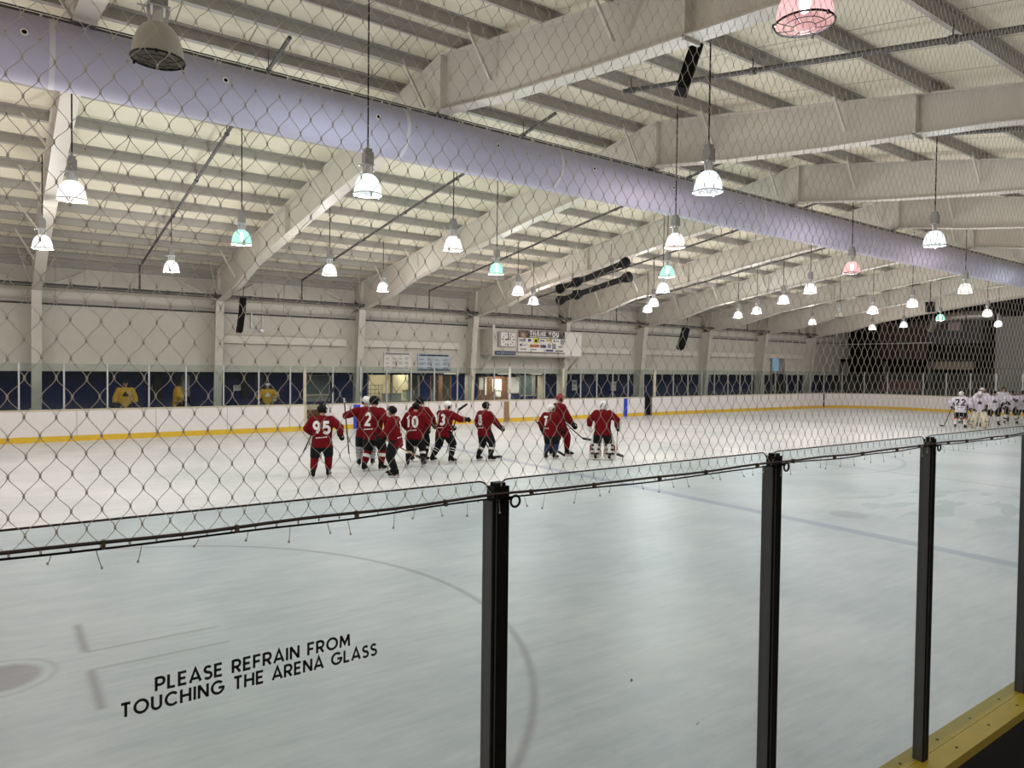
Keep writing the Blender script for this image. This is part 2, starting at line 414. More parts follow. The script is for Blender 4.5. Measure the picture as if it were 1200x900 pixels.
_b = MB(); _b.loft([[(-.002,y,z) for y, z in ((-.115,.012),(-.10,.0),(.13,.0),(.16,.016),(.15,.024),(-.11,.024))], [(.002,y,z) for y, z in ((-.115,.012),(-.10,.0),(.13,.0),(.16,.016),(.15,.024),(-.11,.024))]])
BLADE = _b.mesh('skate_blade'); BLADE.materials.append(STEELB)

def helmet_mesh(mshell):
    b = MB()
    b.ell((0,-.01,.03), (.108,.132,.108), 0, None, 18, 10)
    bm = bmesh.new(); me = b.mesh('helmet'); bm.from_mesh(me)
    # cut the face and the neck opening
    bmesh.ops.delete(bm, geom=[v for v in bm.verts if (v.co.z < -.075) or (v.co.z < .035 and v.co.y > .045) ], context='VERTS')
    bmesh.ops.solidify(bm, geom=bm.faces[:], thickness=.012)
    bmesh.ops.recalc_face_normals(bm, faces=bm.faces)
    bm.to_mesh(me); bm.free()
    b2 = MB(); b2.v = [tuple(v.co) for v in me.vertices]; b2.f = [tuple(p.vertices) for p in me.polygons]; b2.m = [0]*len(b2.f)
    for s in (-1, 1):
        b2.ell((s*.104,.0,-.035), (.012,.035,.045), 1)
    b2.box((0,-.0,.138), (.05,.12,.012), 0); b2.box((0,.118,.042), (.13,.02,.02), 0)
    out = b2.mesh('helmet'); out.materials.append(mshell); out.materials.append(BLK)
    out.polygons.foreach_set('use_smooth', [True]*len(out.polygons)); out.set_sharp_from_angle(angle=math.radians(50))
    return out
def cage_mesh(m):
    b = MB()
    def pt(a, z, r=.118): return (r*math.sin(a)*.88, .02 + r*math.cos(a)*(.98 - .4*abs(z-(-.03))), z)
    for z in (.03,-.005,-.04,-.075,-.105): b.tube([pt(-1.25+2.5*k/8, z, .118 - (.02 if z < -.09 else 0)) for k in range(9)], .0032, 5)
    for a in (-1.2,-.75,-.3,.3,.75,1.2): b.tube([pt(a, z, .118 - (.02 if z < -.09 else 0)) for z in (.035,-.005,-.04,-.075,-.105)], .0032, 5)
    out = b.mesh('face_cage'); out.materials.append(m); return out
def goalie_mask_mesh():
    b = MB(); b.ell((0,.01,-.005), (.118,.142,.148), 0, None, 18, 12); b.ell((0,.10,-.09), (.06,.045,.05), 0)
    out = remesh(b, .012, 2, 'goalie_mask'); return out
HELM = {}; CAGE = {}
def head_verts(b, c, R):
    """a head with brow, nose, jaw and ears, oriented by R, centred at c"""
    def T(p): return c + R @ Vector(p)
    b.ell(T((0,-.01,.02)), (.075,.093,.095), 0, R); b.ell(T((0,.025,-.05)), (.055,.06,.062), 0, R)
    b.ell(T((0,.045,-.092)), (.03,.03,.022), 0, R)
    b.cap([T((0,.085,.015)), T((0,.103,-.028))], [.009,.015], 8)
    for s in (-1,1):
        b.ell(T((s*.076,-.012,-.01)), (.012,.022,.032), 0, R); b.ell(T((s*.03,.074,.034)), (.026,.012,.009), 0, R)
    b.ell(T((0,.082,-.062)), (.024,.012,.009), 0, R)

def person(name_label, pos, face, H=1.78, feet=((-.15,0),(.15,.04)), hands=((-.36,.12,.95),(.36,.12,.95)), lean=.08, turn=0, nod=0,
           jersey=MRED, helmet=BLK, cage=None, pants=BLK, socks=((0,MRED),), glove=BLK, number=None, ncol=WHT, nshift=0, skin=SKIN, skates=True, hat=None,
           goalie=None, chest=None, side=0, floor=0.0, group=None, hip=.91, waistline=True, knees=(0,0), hip_shift=(0,0)):
    az = math.atan2(pos[0], pos[1]); phi = -(az + math.radians(face))
    root = thing('person', name_label, 'person', (pos[0], pos[1], floor), phi, group)
    s = H/1.80
    root.scale = (s, s, s)
    rx = Matrix.Rotation(-lean, 3, 'X') @ Matrix.Rotation(side, 3, 'Y')
    hipc = Vector((hip_shift[0], hip_shift[1] - .02, hip))
    def torso(p): return hipc + rx @ (Vector(p) - Vector((0,0,.93)))
    sh = [torso((q*.195, -.01, 1.43)) for q in (-1,1)]
    hd = []; el = []
    for i, q in enumerate((-1,1)):
        e, h = ik(sh[i], hands[i], .30, .29, (q*.9, -.55, -.35)); el.append(e); hd.append(h)
    hj = [hipc + Vector((q*.105, 0, -.01)) for q in (-1,1)]
    an = [Vector((feet[i][0], feet[i][1] - .04, .135)) for i in (0,1)]
    kn = []
    for i, q in enumerate((-1,1)):
        k, a = ik(hj[i], an[i], .42, .40, (q*.12 + knees[i], 1, 0)); kn.append(k)
    hR = rx @ Matrix.Rotation(-math.radians(turn), 3, 'Z') @ Matrix.Rotation(-nod, 3, 'X')
    neck = torso((0, 0, 1.50)); hc = torso((0, .03, 1.655))
    # one continuous body
    b = MB()
    def rings(spec, n=20):
        b_ = []
        for z, a, c, oy in spec: b_.append([torso((a*math.cos(2*PI*k/n), oy + c*math.sin(2*PI*k/n), z)) for k in range(n)])
        return b_
    b.loft(rings([(.84,.13,.10,0),(.93,.165,.115,0),(1.08,.15,.10,0),(1.28,.175,.115,0),(1.42,.165,.09,-.01),(1.49,.08,.06,-.01)]))
    b.cap([torso((0,-.01,1.44)), torso((0,.01,1.60))], [.058,.055])
    head_verts(b, hc, hR)
    for i in (0,1):
        b.cap([sh[i], el[i], hd[i]], [.058,.045,.032]); d = (hd[i]-el[i]).normalized(); b.cap([hd[i], hd[i] + d*.07], [.03,.032])
        b.cap([hj[i], kn[i], an[i]], [.085,.055,.04]); b.cap([an[i] + Vector((0,-.03,-.05)), an[i] + Vector((0,.12,-.06))], [.034,.03])
    me = remesh(b, .014, 3, 'body'); me.materials.append(skin); obj('body', me, skin, root)
    for q in (-1,1):
        e = MB(); e.ell(hc + hR @ Vector((q*.03,.079,.018)), (.011,.008,.008), 0, hR, 8, 6); obj('eye', e, EYE, root, smooth='all')
    # jersey
    b = MB()
    b.loft(rings([(.765,.235,.175,0),(.85,.245,.18,0),(1.0,.232,.165,0),(1.2,.25,.172,0),(1.35,.268,.172,-.005),(1.44,.235,.14,-.012),(1.50,.13,.10,-.01),(1.535,.085,.08,0)], 24))
    for i in (0,1):
        d = (hd[i]-el[i]).normalized()
        b.cap([sh[i] + Vector((0,0,-.015)), sh[i]*.45+el[i]*.55, el[i], el[i]*.45+hd[i]*.55, hd[i] - d*.075], [.118,.103,.098,.086,.075], 14)
    jm = remesh(b, .016, 5, 'jersey'); jm.materials.append(jersey); jo = obj('jersey', jm, jersey, root)
    bv = BVHTree.FromPolygons([v.co for v in jm.vertices], [tuple(p.vertices) for p in jm.polygons])
    def decal(quads, cx, cz, h, back, mt, nm, wmul=1.0):
        d = MB()
        for q in quads:
            # subdivide and drop on the cloth
            for iu in range(3):
                for iv in range(2):
                    pts = []
                    for (u, v) in ((iu/3,iv/2),((iu+1)/3,iv/2),((iu+1)/3,(iv+1)/2),(iu/3,(iv+1)/2)):
                        p = q[0]*(1-u)*(1-v) + q[1]*u*(1-v) + q[2]*u*v + q[3]*(1-u)*v
                        xx = cx + p.x*h*wmul; zz = cz + p.y*h
                        if not back: xx = -xx
                        o = torso((xx, -.6 if back else .6, zz)); dr = rx @ Vector((0, 1 if back else -1, 0))
                        hit = bv.ray_cast(o, dr)
                        if hit[0] is None: pts = None; break
                        pts.append(hit[0] + hit[1]*.005 if hit[1].dot(dr) < 0 else hit[0] - hit[1]*.005)
                    if pts: d.add(pts, [(0,1,2,3)])
        if d.v: obj(nm, d, mt, jo)
    if number:
        q, W = lettering(number, .24, .10); h = .29
        xo = 0
        for ch in number:
            qc, wc = lettering(ch, .24, .10)
            decal([[Vector((p.x+xo, p.y)) for p in k] for k in qc], -W*h*.42 + nshift, 1.10, h, True, ncol, 'digit', .85)
            xo += GL[ch][0] + .34
        bars = []
        for k in range(5): bars.append([Vector((x, y)) for x, y in ((k*.2,.02*k),(k*.2+.14,.02*k+.01),(k*.2+.14,.11+.02*k),(k*.2,.1+.02*k))])
        decal(bars, -.13 + nshift, .985, .27, True, ncol, 'name_lettering')
    if chest:
        blob = [[Vector(p) for p in ((-.5,-.25),(.35,-.35),(.55,.1),(-.2,.35))], [Vector(p) for p in ((-.2,.3),(.3,.25),(.15,.5),(-.1,.5))]]
        decal(blob, 0, 1.27, .2, False, chest, 'chest_emblem')
    if waistline:
        pass
    # pants
    b = MB()
    b.loft(rings([(.74,.20,.15,0),(.82,.205,.16,0),(.95,.19,.145,0),(1.02,.17,.13,0)], 20))
    for i in (0,1):
        e = hj[i].lerp(kn[i], .93)
        b.cap([hj[i], hj[i].lerp(kn[i], .5), e], [.138,.138,.118], 14)
    pm = remesh(b, .017, 3, 'pants'); pm.materials.append(pants); obj('pants', pm, pants, root)
    # socks with hoops
    for i in (0,1):
        sm = MB(); mats = [m for _, m in socks]; K = kn[i]; A = an[i]; n = 14
        prof = [(-.12,.082),(0,.096),(.12,.097),(.3,.092),(.34,.091),(.46,.089),(.5,.087),(.62,.082),(.8,.066),(.95,.056)]
        up = (kn[i]-hj[i]).normalized(); R_ = []
        dirn = (A-K).normalized(); u = Vector((1,0,0)); u = (u - dirn*u.dot(dirn)).normalized(); w = dirn.cross(u)
        for t, r in prof: R_.append([K.lerp(A, t) + (u*math.cos(2*PI*k/n) + w*math.sin(2*PI*k/n)*1.05)*r for k in range(n)])
        for j in range(len(R_)-1):
            t = prof[j][0]; mi = 0
            for q, (t0, _) in enumerate(socks):
                if t >= t0 - .01: mi = q
            sm.loft([R_[j], R_[j+1]], mi, caps=(j in (0, len(R_)-2)))
        so = obj('sock', sm, mats, root, smooth='all')
        yaw = (-1, 1)[i] * -.18
        if skates:
            sk = obj('skate', SKATE, BLK, root, (A.x, A.y + .04, A.z - .135), rotz=yaw); obj('blade', BLADE, STEELB, sk)
        else:
            sk = obj('skate', SKATE, BLK, root, (A.x, A.y + .04, A.z - .135), rotz=yaw)
    # gloves
    for i, q in enumerate((-1,1)):
        d = (hd[i]-el[i]).normalized(); gm = glove_for(WHT if goalie and i == 0 else glove)
        z = d; x = Vector((-q, 0, 0)) if abs(d.x) < .8 else Vector((0,0,1)); x = Vector((0,.6,.8)) if abs(d.x) > .8 else x
        xx = (Vector((0,1,.2)) - z*Vector((0,1,.2)).dot(z)).normalized(); yy = z.cross(xx)
        if yy.x*q > 0: pass
        Rg = Matrix((xx, yy, z)).transposed()
        go = obj('glove', gm, glove, root); go.matrix_local = Matrix.Translation(hd[i]) @ Rg.to_4x4() @ Matrix.Scale(1.25, 4)
    Hm = Matrix.Translation(hc) @ hR.to_4x4()
    if goalie:
        mk = goalie_mask_mesh(); mk.materials.append(WHT); ho = obj('goalie_mask', mk, WHT, root); ho.matrix_local = Hm
        cg = obj('face_cage', cage_mesh(BLK), BLK, ho); cg.scale = (1.12,1.3,1.1); cg.location = (0,.005,-.01)
        sp = MB()
        for a in (-.6,.6): sp.tube([(.122*math.sin(a+t*.25), -.145*math.cos(a+t*.25)*.98, -.06+.05*t) for t in range(4)], .012, 6)
        obj('mask_stripe', sp, BLK, ho)
        pc = goalie['pads']; tr = goalie['trim']
        for i, q in enumerate((-1,1)):
            K = kn[i]; A = an[i]; n = 12; pb = MB()
            up = (hj[i]-A).normalized()
            rr_ = []
            for t, wd, th in ((-.06,.12,.06),(-.03,.19,.11),(.12,.18,.12),(.3,.165,.11),(.5,.165,.13),(.62,.17,.115),(.85,.16,.10),(1.05,.14,.06)):
                c = A.lerp(K, t/.55) if t < .55 else K.lerp(hj[i], (t-.55)/.62)
                c = c + Vector((q*.015, .075, -.05 if t < 0 else 0))
                rr_.append([c + Vector((wd*(abs(math.cos(2*PI*k/16))**.6)*math.copysign(1, math.cos(2*PI*k/16)), th*(abs(math.sin(2*PI*k/16))**.8)*math.copysign(1, math.sin(2*PI*k/16)), 0)) for k in range(16)])
            pb.loft(rr_, 0)
            po = obj('leg_pad', pb, pc, root, smooth=True)
            tb = MB()
            for t in (.12,.36):
                c = A.lerp(K, t/.55) + Vector((q*.015,.075,0)); tb.box(c + Vector((0,.105 if q else 0,.0)), (.20,.02,.035), 0, Matrix.Rotation(q*.5, 3, 'Y'))
                tb.box(c + Vector((q*.0,-.09,0)), (.22,.02,.03), 0)
                
            c = A.lerp(K, .45) + Vector((0,.06,0)); tb.box(c + Vector((q*.165,0,0)), (.03,.17,.26), 0); tb.box(c + Vector((q*-.15,.0,-.1)), (.03,.15,.18), 0)
            obj('pad_stripe', tb, tr, po)
            st = MB()
            for t in (.1,.28,.46): st.box(A.lerp(K, t/.55) + Vector((q*.01,-.055,0)), (.26,.05,.045), 0)
            obj('leg_strap', st, BLK, po)
        # blocker on the right hand, catcher on the left
        bl = MB(); bl.box((0,-.045,.02), (.19,.04,.34)); bo = obj('blocker', bl, WHT, root)
        d = (hd[1]-el[1]).normalized(); bo.matrix_local = Matrix.Translation(hd[1] + Vector((.07,0,0))) @ Matrix.Rotation(PI/2, 4, 'Z') @ Matrix.Rotation(.15, 4, 'X')
        bb = bo.modifiers.new('bevel', 'BEVEL'); bb.width = .015; bb.segments = 2
        ct = MB(); ct.lathe([(.02,.05),(.08,.045),(.125,.02),(.145,-.03),(.13,-.035),(.11,.005),(.06,.03),(.02,.035)], n=16); ct.ell((0,-.08,-.03), (.075,.07,.04))
        c_ = obj('catcher', ct, WHT, root, smooth=True); c_.matrix_local = Matrix.Translation(hd[0] + Vector((-.04,.03,.02))) @ Matrix.Rotation(-PI/2, 4, 'Y')
    elif hat is not None:
        hb = MB()
        hb.lathe([(.094,.035),(.097,.055),(.09,.09),(.065,.118),(.03,.13),(.003,.132)], n=18, cap=True)
        ho = obj('cap', hb, hat, root, smooth=True); ho.matrix_local = Hm
        vb = MB(); vb.ell((0,.115,.045), (.07,.06,.007)); obj('cap_brim', vb, hat, ho, smooth='all')
    else:
        if helmet.name not in HELM: HELM[helmet.name] = helmet_mesh(helmet)
        ho = obj('helmet', HELM[helmet.name], helmet, root); ho.matrix_local = Hm
        if cage:
            if cage.name not in CAGE: CAGE[cage.name] = cage_mesh(cage)
            obj('face_cage', CAGE[cage.name], cage, ho)
    root['_s'] = s
    return root, s, phi
def stick(label, root, butt, heel, blade, m=STK, group='hockey sticks', goalie=False, tape=None):
    """butt, heel and blade tip in the holder's own frame"""
    Mw = Matrix.Translation(root.location) @ Matrix.Rotation(root.rotation_euler.z, 4, 'Z') @ Matrix.Scale(root['_s'], 4)
    P = [Mw @ Vector(p) for p in (butt, heel, blade)]
    t = thing('hockey_stick', label, 'hockey stick', P[1], 0, group)
    b, h, e = [p - P[1] for p in P]
    s = MB(); s.bar(b, h, .022, .03); obj('shaft', s, m, t)
    k = MB(); d = (e - h); up = (b - h).normalized(); sd = d.cross(up).normalized(); n = up - d.normalized()*up.dot(d.normalized()); n = n.normalized() if n.length > .01 else Vector((0,0,1))
    rg = []
    for i in range(7):
        u = i/6; c = h + d*u + sd*(.03*u*u) ; hh = (.038 if not goalie else .045)*(1 if u < .9 else .65)
        rg.append([c + n*hh + sd*.005, c + n*hh - sd*.005, c - n*hh*.8 - sd*.005, c - n*hh*.8 + sd*.005])
    k.loft(rg); obj('blade', k, STK, t)
    g = MB(); g.bar(b, b + (h-b).normalized()*.12, .027, .035); obj('grip_tape', g, WHT if m is STK else BLK, t)
    if goalie:
        w = MB(); q = (b-h).normalized(); w.bar(h + q*.02, h + q*.6, .03, .085); obj('paddle', w, WHT, t)
    return t

RW = ((0,MRED),(.3,WHT),(.5,MRED),(.8,BLK))
BW = ((0,BLK),(.3,WHT),(.46,BLK))
BG = ((0,GREYS),(.3,BLK),(.34,GREYS),(.46,BLK),(.5,GREYS))
BWS = ((0,BLK),(.0,WHT),(.12,BLK),(.3,WHT),(.34,BLK),(.46,WHT),(.5,BLK))
GR = 'red-jerseyed players on the ice'; GW = 'white-jerseyed players by the far end'; GY = 'people in gold on the bench'
p95,_,_ = person('hockey player in red jersey number 95 standing alone with back turned', (6.13,16.07), 4, 1.76, ((-.20,-.06),(.15,.12)), ((-.27,.33,1.06),(.42,.14,1.02)),
    .02, 38, 0, cage=ALU, socks=((0,MRED),(.8,BLK)), number='95', group=GR)
stick('black stick held upright in front of player number 95', p95, (-.52,.36,.46), (.17,.36,2.02), (.30,.40,2.22))
p2,_,_ = person('tall hockey player in red jersey number 2 with red and white socks', (7.61,16.45), 30, 1.93, ((-.17,-.10),(.17,.12)), ((-.30,.30,1.0),(.40,.02,.95)),
    .05, 20, 0, socks=RW, number='2', nshift=-.04, group=GR)
pb_,_,_ = person('red player in white helmet and grey socks half hidden behind number 2', (7.82,17.35), 0, 1.88, ((-.17,0),(.17,.1)), ((-.52,.12,1.28),(.3,.3,1.0)),
    .04, -40, 0, helmet=WHT, socks=BG, group=GR)
stick('upright stick in the outstretched left glove beside the blue board stripe', pb_, (-.55,.12,1.72), (-.42,.14,.30), (-.40,.16,.08))
p1,_,_ = person('red player in black helmet and black socks facing the left side', (7.66,15.35), -75, 1.73, ((-.14,-.05),(.14,.10)), ((-.12,.36,.98),(.24,.30,.95)),
    .10, 0, 0, cage=WHT, socks=((0,BLK),), number='1', nshift=-.05, group=GR)
stick('wooden-shafted stick held level by the player facing left', p1, (.22,.62,1.06), (.22,-.50,.50), (.22,-.76,.42), STKW)
p10,_,_ = person('red player number 10 with black helmet and back to the camera', (8.90,16.65), 12, 1.73, ((-.19,-.02),(.24,.02)), ((-.28,.34,1.0),(.28,.34,1.0)),
    .12, 0, .1, socks=BW, number='10', nshift=-.05, group=GR)
pc_,_,_ = person('red player mostly hidden between number 10 and number 13', (9.45,17.45), 25, 1.84, ((-.17,-.05),(.17,.08)), ((-.28,.34,1.0),(.28,.34,1.0)),
    .10, 20, 0, socks=BW, group=GR)
p13,_,_ = person('red player number 13 in white helmet reaching out a glove', (9.95,16.93), 42, 1.78, ((-.30,-.12),(.24,.06)), ((-.10,.38,.95),(.40,.46,1.20)),
    .20, 25, .15, helmet=WHT, cage=ALU, socks=BWS, number='13', nshift=-.03, group=GR, hip=.87)
stick('black-bladed stick raised beside the white helmet of number 13', p13, (-.22,.36,.20), (.10,.50,1.46), (.36,.55,1.64))
p8,_,_ = person('red player number 8 in profile with white-banded socks', (11.11,16.62), 48, 1.70, ((-.15,-.10),(.16,.12)), ((-.22,.10,.92),(.22,.46,.96)),
    .04, 10, 0, socks=BW, number='8', nshift=-.02, group=GR)
stick('long black stick of number 8 resting its blade on the ice', p8, (-.30,-.22,1.22), (-.28,.62,.03), (-.26,.92,.03))
p7,_,_ = person('red player number 7 in pale helmet and navy leggings', (12.96,15.95), 28, 1.63, ((-.13,-.05),(.13,.08)), ((-.36,.10,.90),(.26,.30,.95)),
    .03, 25, 0, helmet=WHT, cage=ALU, socks=((0,NAVY),(.8,BLK)), number='7', nshift=-.10, group=GR)
stick('stick carried low across the back of number 7', p7, (-.62,-.10,1.36), (.12,.30,.22), (.34,.38,.10))
prd,_,_ = person('tallest red player wearing a red helmet beside number 7', (13.69,16.43), 62, 1.90, ((-.16,-.14),(.16,.20)), ((-.16,.30,1.0),(.22,.34,.86)),
    .02, 15, 0, helmet=REDG, socks=((0,MRED),(.8,BLK)), pants=MRED, group=GR)
stick('black stick with its blade lifted in front of the red helmet player', prd, (.10,-.38,1.34), (.26,.62,.50), (.28,.92,.44))
pg,_,_ = person('goalie in red jersey seen from behind with white leg pads', (14.15,15.02), 0, 1.74, ((-.22,-.02),(.22,.0)), ((-.40,.16,.95),(.42,.14,1.0)),
    .06, 10, 0, socks=((0,WHT),), group=GR, goalie={'pads': PADW, 'trim': REDG})
stick('goalie stick held beside the red goalie', pg, (.46,.05,1.28), (.42,.40,.14), (.62,.62,.05), STK, goalie=True)
W = dict(jersey=MWHT, ncol=BLK, group=GW)
w1,_,_ = person('white-jerseyed player number 22 with orange socks and white helmet', (36.95,14.65), 8, 1.80, ((-.20,0),(.20,.02)), ((-.38,.14,1.0),(.36,.16,.95)), .14, 10, 0,
    helmet=WHT, socks=((0,ORNG),(.3,WHT),(.46,BLK),(.5,WHT)), number='22', **W)
w2,_,_ = person('goalie in white jersey facing the camera with cream leg pads', (37.65,14.15), 172, 1.82, ((-.24,0),(.24,.02)), ((-.40,.26,1.05),(.42,.2,1.0)), .16, 0, .1,
    goalie={'pads': PADC, 'trim': BLK}, chest=BLK, socks=((0,PADC),), **W)
stick('stick reaching down beside white player number 22', w1, (-.35,.20,1.1), (-.72,.42,.05), (-.95,.5,.05))
w3,_,_ = person('white player bending in behind the cream-padded goalie', (40.2,15.75), -110, 1.80, ((-.18,0),(.18,.05)), ((-.28,.42,1.0),(.28,.42,1.0)), .35, 0, 0, socks=BW, **W)
w4,_,_ = person('white player in the middle of the huddle with white sock tops', (40.35,14.5), 170, 1.80, ((-.22,0),(.24,.04)), ((-.35,.26,1.1),(.40,.2,.95)), .12, 20, .2,
    socks=((0,WHT),(.62,BLK)), chest=BLK, **W)
w5,_,_ = person('white player with white helmet at the back of the huddle', (41.5,15.45), 185, 1.92, ((-.2,0),(.2,.05)), ((-.3,.3,1.0),(.3,.3,1.0)), .1, 0, 0, helmet=WHT, socks=((0,WHT),(.62,BLK)), **W)
w6,_,_ = person('white player raising both gloves to the chest', (42.55,14.5), 175, 1.80, ((-.26,-.05),(.26,.1)), ((-.16,.38,1.25),(.18,.38,1.12)), .2, 0, .1, socks=((0,WHT),(.46,BLK),(.62,WHT)), **W)
stick('stick slanting up from the player with raised gloves', w6, (-.1,.42,1.3), (.85,.40,.70), (1.1,.42,.58))
w7,_,_ = person('tall dark-helmeted white player standing behind the raised gloves', (44.1,15.4), 178, 1.94, ((-.2,0),(.2,.05)), ((-.3,.3,1.0),(.3,.3,1.0)), .05, 0, 0, socks=((0,WHT),(.62,BLK)), **W)
w8,_,_ = person('white player number 14 at the right edge with back turned', (43.15,14.2), -5, 1.78, ((-.22,0),(.2,.05)), ((-.34,.3,1.0),(.34,.3,1.0)), .12, 0, 0, socks=((0,WHT),(.46,BLK),(.62,WHT)), number='14', **W)
Yk = dict(jersey=MYEL, skates=True, group=GY, floor=.28)
y1,_,_ = person('broad man in gold jersey and dark cap with dark chest emblem', (3.66,28.95), 180, 1.78, hands=((-.34,.10,.86),(.34,.10,.86)), hat=BLK, chest=BLK, socks=((0,BLK),), **Yk)
y2,_,_ = person('person in gold jersey standing in profile behind a glass post', (5.42,28.95), 95, 1.80, hands=((-.3,.28,1.05),(.3,.28,1.05)), helmet=BLK, socks=((0,BLK),), skin=SKIND, **Yk)
y3,_,_ = person('person in gold jersey and white cap holding out one arm', (8.75,28.95), 180, 1.66, hands=((-.45,.38,1.08),(.28,.28,1.0)), hat=WHT, chest=WHT, socks=((0,BLK),), **Yk)
# puck
_b = MB(); _b.lathe([(.038,0),(.038,.0254)], n=20, cap=True); tag(obj('hockey_puck', _b, RUB, loc=(10.55,17.6,.002), smooth=True), 'small black puck lying on the ice beside number 13', 'puck')

# ================================================================== SETTING
def roofz(y): return 8.8 - .135*(y-11.85) if y > 11.85 else 8.8 - .195*(11.85-y)
XL, XE, YN, YW, YR = -11.0, 54.6, -4.6, 29.9, 31.2
b = MB(); b.add([(-11,1.30,0),(51.3,1.30,0),(51.3,28.2,0),(-11,28.2,0)], [(0,1,2,3)]); struct('floor', b, ICE, 'white rink ice with painted lines and circles', cat='ice')
b = MB(); b.bx(XL, XE+2, 28.0, 36, -.3, -.006); b.bx(XL, XE+2, YN, 1.3, -.3, -.006); b.bx(51.3, XE+2, 1.3, 28, -.3, -.006); b.bx(XL, 47, 28.06, YR, -.004, .28)
struct('floor_concrete', b, CONC, 'grey concrete floor around the rink')
b = MB(); pr = [(YN-.2, roofz(YN-.2)), (11.85, roofz(11.85)), (YW+.2, roofz(YW+.2))]
for (ya, za), (yb, zb) in zip(pr, pr[1:]):
    b.add([(XL,ya,za),(XE+.2,ya,za),(XE+.2,yb,zb),(XL,yb,zb),(XL,ya,za+.25),(XE+.2,ya,za+.25),(XE+.2,yb,zb+.25),(XL,yb,zb+.25)], [(0,1,2,3),(4,5,6,7),(0,1,5,4),(2,3,7,6),(1,2,6,5),(3,0,4,7)])
struct('ceiling', b, INSUL, 'cream insulated roof lining between the purlins')
# far wall: upper cladding over a lower recess
b = MB()
b.bx(XL, XE, YW, YW+.12, 2.33, 6.7); b.bx(XL, XE, YW-.05, YW, 2.33, 4.74)
for i in range(int((XE-XL)/.9)): b.bx(XL+.9*i, XL+.9*i+.05, YW-.03, YW, 4.74, 6.6)
b.bx(XL, XE, YW+.12, YR, 2.33, 2.42)
struct('wall_far', b, WALLW, 'white upper wall opposite the camera')
b = MB()
def bluepan(x0, x1): b.bx(x0, x1, YR, YR+.1, 0, 2.45)
for x0, x1 in ((XL,14.1),(16.95,17.5),(18.75,20.35),(24.9,46.6),(48.2,XE)): bluepan(x0, x1)
b.bx(14.1,16.95,YR,YR+.1,0,.9); b.bx(17.5,18.75,YR,YR+.1,0,.9); b.bx(14.1,24.9,YR,YR+.1,2.22,2.45); b.bx(23.1,24.9,YR,YR+.1,0,1.1)
for x in (1.0,2.2,3.45,4.6,6.2,7.6,8.9,10.2,12.6,26.2,27.6,28.9,32.1,34.9,37.2,38.8,41.2,43.0,45.0): b.bx(x, x+.035, YR-.03, YR, .1, 2.33)
struct('wall_far_lower', b, BLUE, 'dark blue lower wall behind the far boards')
b = MB(); b.bx(13.6,25.2,34.6,34.7,0,2.8); b.bx(13.5,13.6,YR,34.7,0,2.8); b.bx(25.2,25.3,YR,34.7,0,2.8); b.bx(13.5,25.3,YR,34.7,2.7,2.8); b.bx(16.9,17.0,32.4,34.6,0,2.7); b.bx(19.5,19.6,YR+.1,34.6,0,2.7)
struct('wall_lobby', b, CREAM, 'cream lobby walls behind the lower windows')
b = MB(); b.bx(XL-.1, XL, YN, 36, 0, 9); struct('wall_left', b, WALLW, 'white end wall')
b = MB(); b.bx(XL, XE, YN-.1, YN, 0, 7); struct('wall_near', b, NEARD, 'dark wall behind the viewer')
b = MB(); b.bx(XE+1.6, XE+1.7, YN, 36, 0, 9)
struct('wall_right', b, DARK, 'dark end wall behind the far goal')
for i, (x0, x1) in enumerate(((6.98,12.75),(12.95,18.65),(25.5,30.5),(30.8,36.4),(36.8,42.4),(42.7,48.3))):
    b = MB(); b.bx(x0+.12, x1-.35, YW-.24, YW-.05, 3.55, 3.80); b.bx(x0+.12, x1-.35, YW-.30, YW-.05, 3.50, 3.55)
    o = struct('trim_%d' % (i+1), b, TRIMW, 'white wall girt running between steel columns, %s from the left' % nth(i))
b = MB(); b.bx(XL, XE, YW-.12, YW, 4.74, 4.86); b.bx(XL, XE, YW-.16, YW, 6.02, 6.2); struct('trim_7', b, STEEL2, 'long ledge along the top of the far wall')

# steel frames
BAY, X0 = 5.945, 1.006
BOT = [(29.9,5.02),(29.05,5.10),(26.39,5.47),(24.3,6.0),(20.86,6.5),(17,7.01),(13.74,7.38),(11.85,7.55)]
BOTN = [(11.85,7.55),(9.7,7.2),(7.6,6.94),(4.76,6.64),(2,6.2),(-2,5.4),(-4.5,4.5)]
def zb(y, L):
    for (ya, za), (yb, zb_) in zip(L, L[1:]):
        if min(ya,yb) <= y <= max(ya,yb): return za + (zb_-za)*(y-ya)/(yb-ya)
    return L[-1][1]
PUR = [12.5,13.55,15.05,16.55,18.05,19.55,21.05,22.5,23.9,25.2,26.5,27.8,29.1]; PURN = [11.2,10.15,8.65,7.15,5.65,4.15,2.65,1.15,-.35,-1.85,-3.35]
def member(b, top, bot, x, wf=.30):
    """web and flanges between two polylines (same y stations)"""
    for (a, c), (d, e) in zip(zip(top, bot), zip(top[1:], bot[1:])):
        b.add([(x-.008,a[0],a[1]),(x-.008,d[0],d[1]),(x-.008,e[0],e[1]),(x-.008,c[0],c[1]),(x+.008,a[0],a[1]),(x+.008,d[0],d[1]),(x+.008,e[0],e[1]),(x+.008,c[0],c[1])],
              [(0,1,2,3),(7,6,5,4),(0,1,5,4),(2,3,7,6),(1,2,6,5),(3,0,4,7)])
        for (p, q) in ((a,d),(c,e)):
            P = Vector((x,p[0],p[1])); Q = Vector((x,q[0],q[1])); b.bar(P, Q, wf, .022)
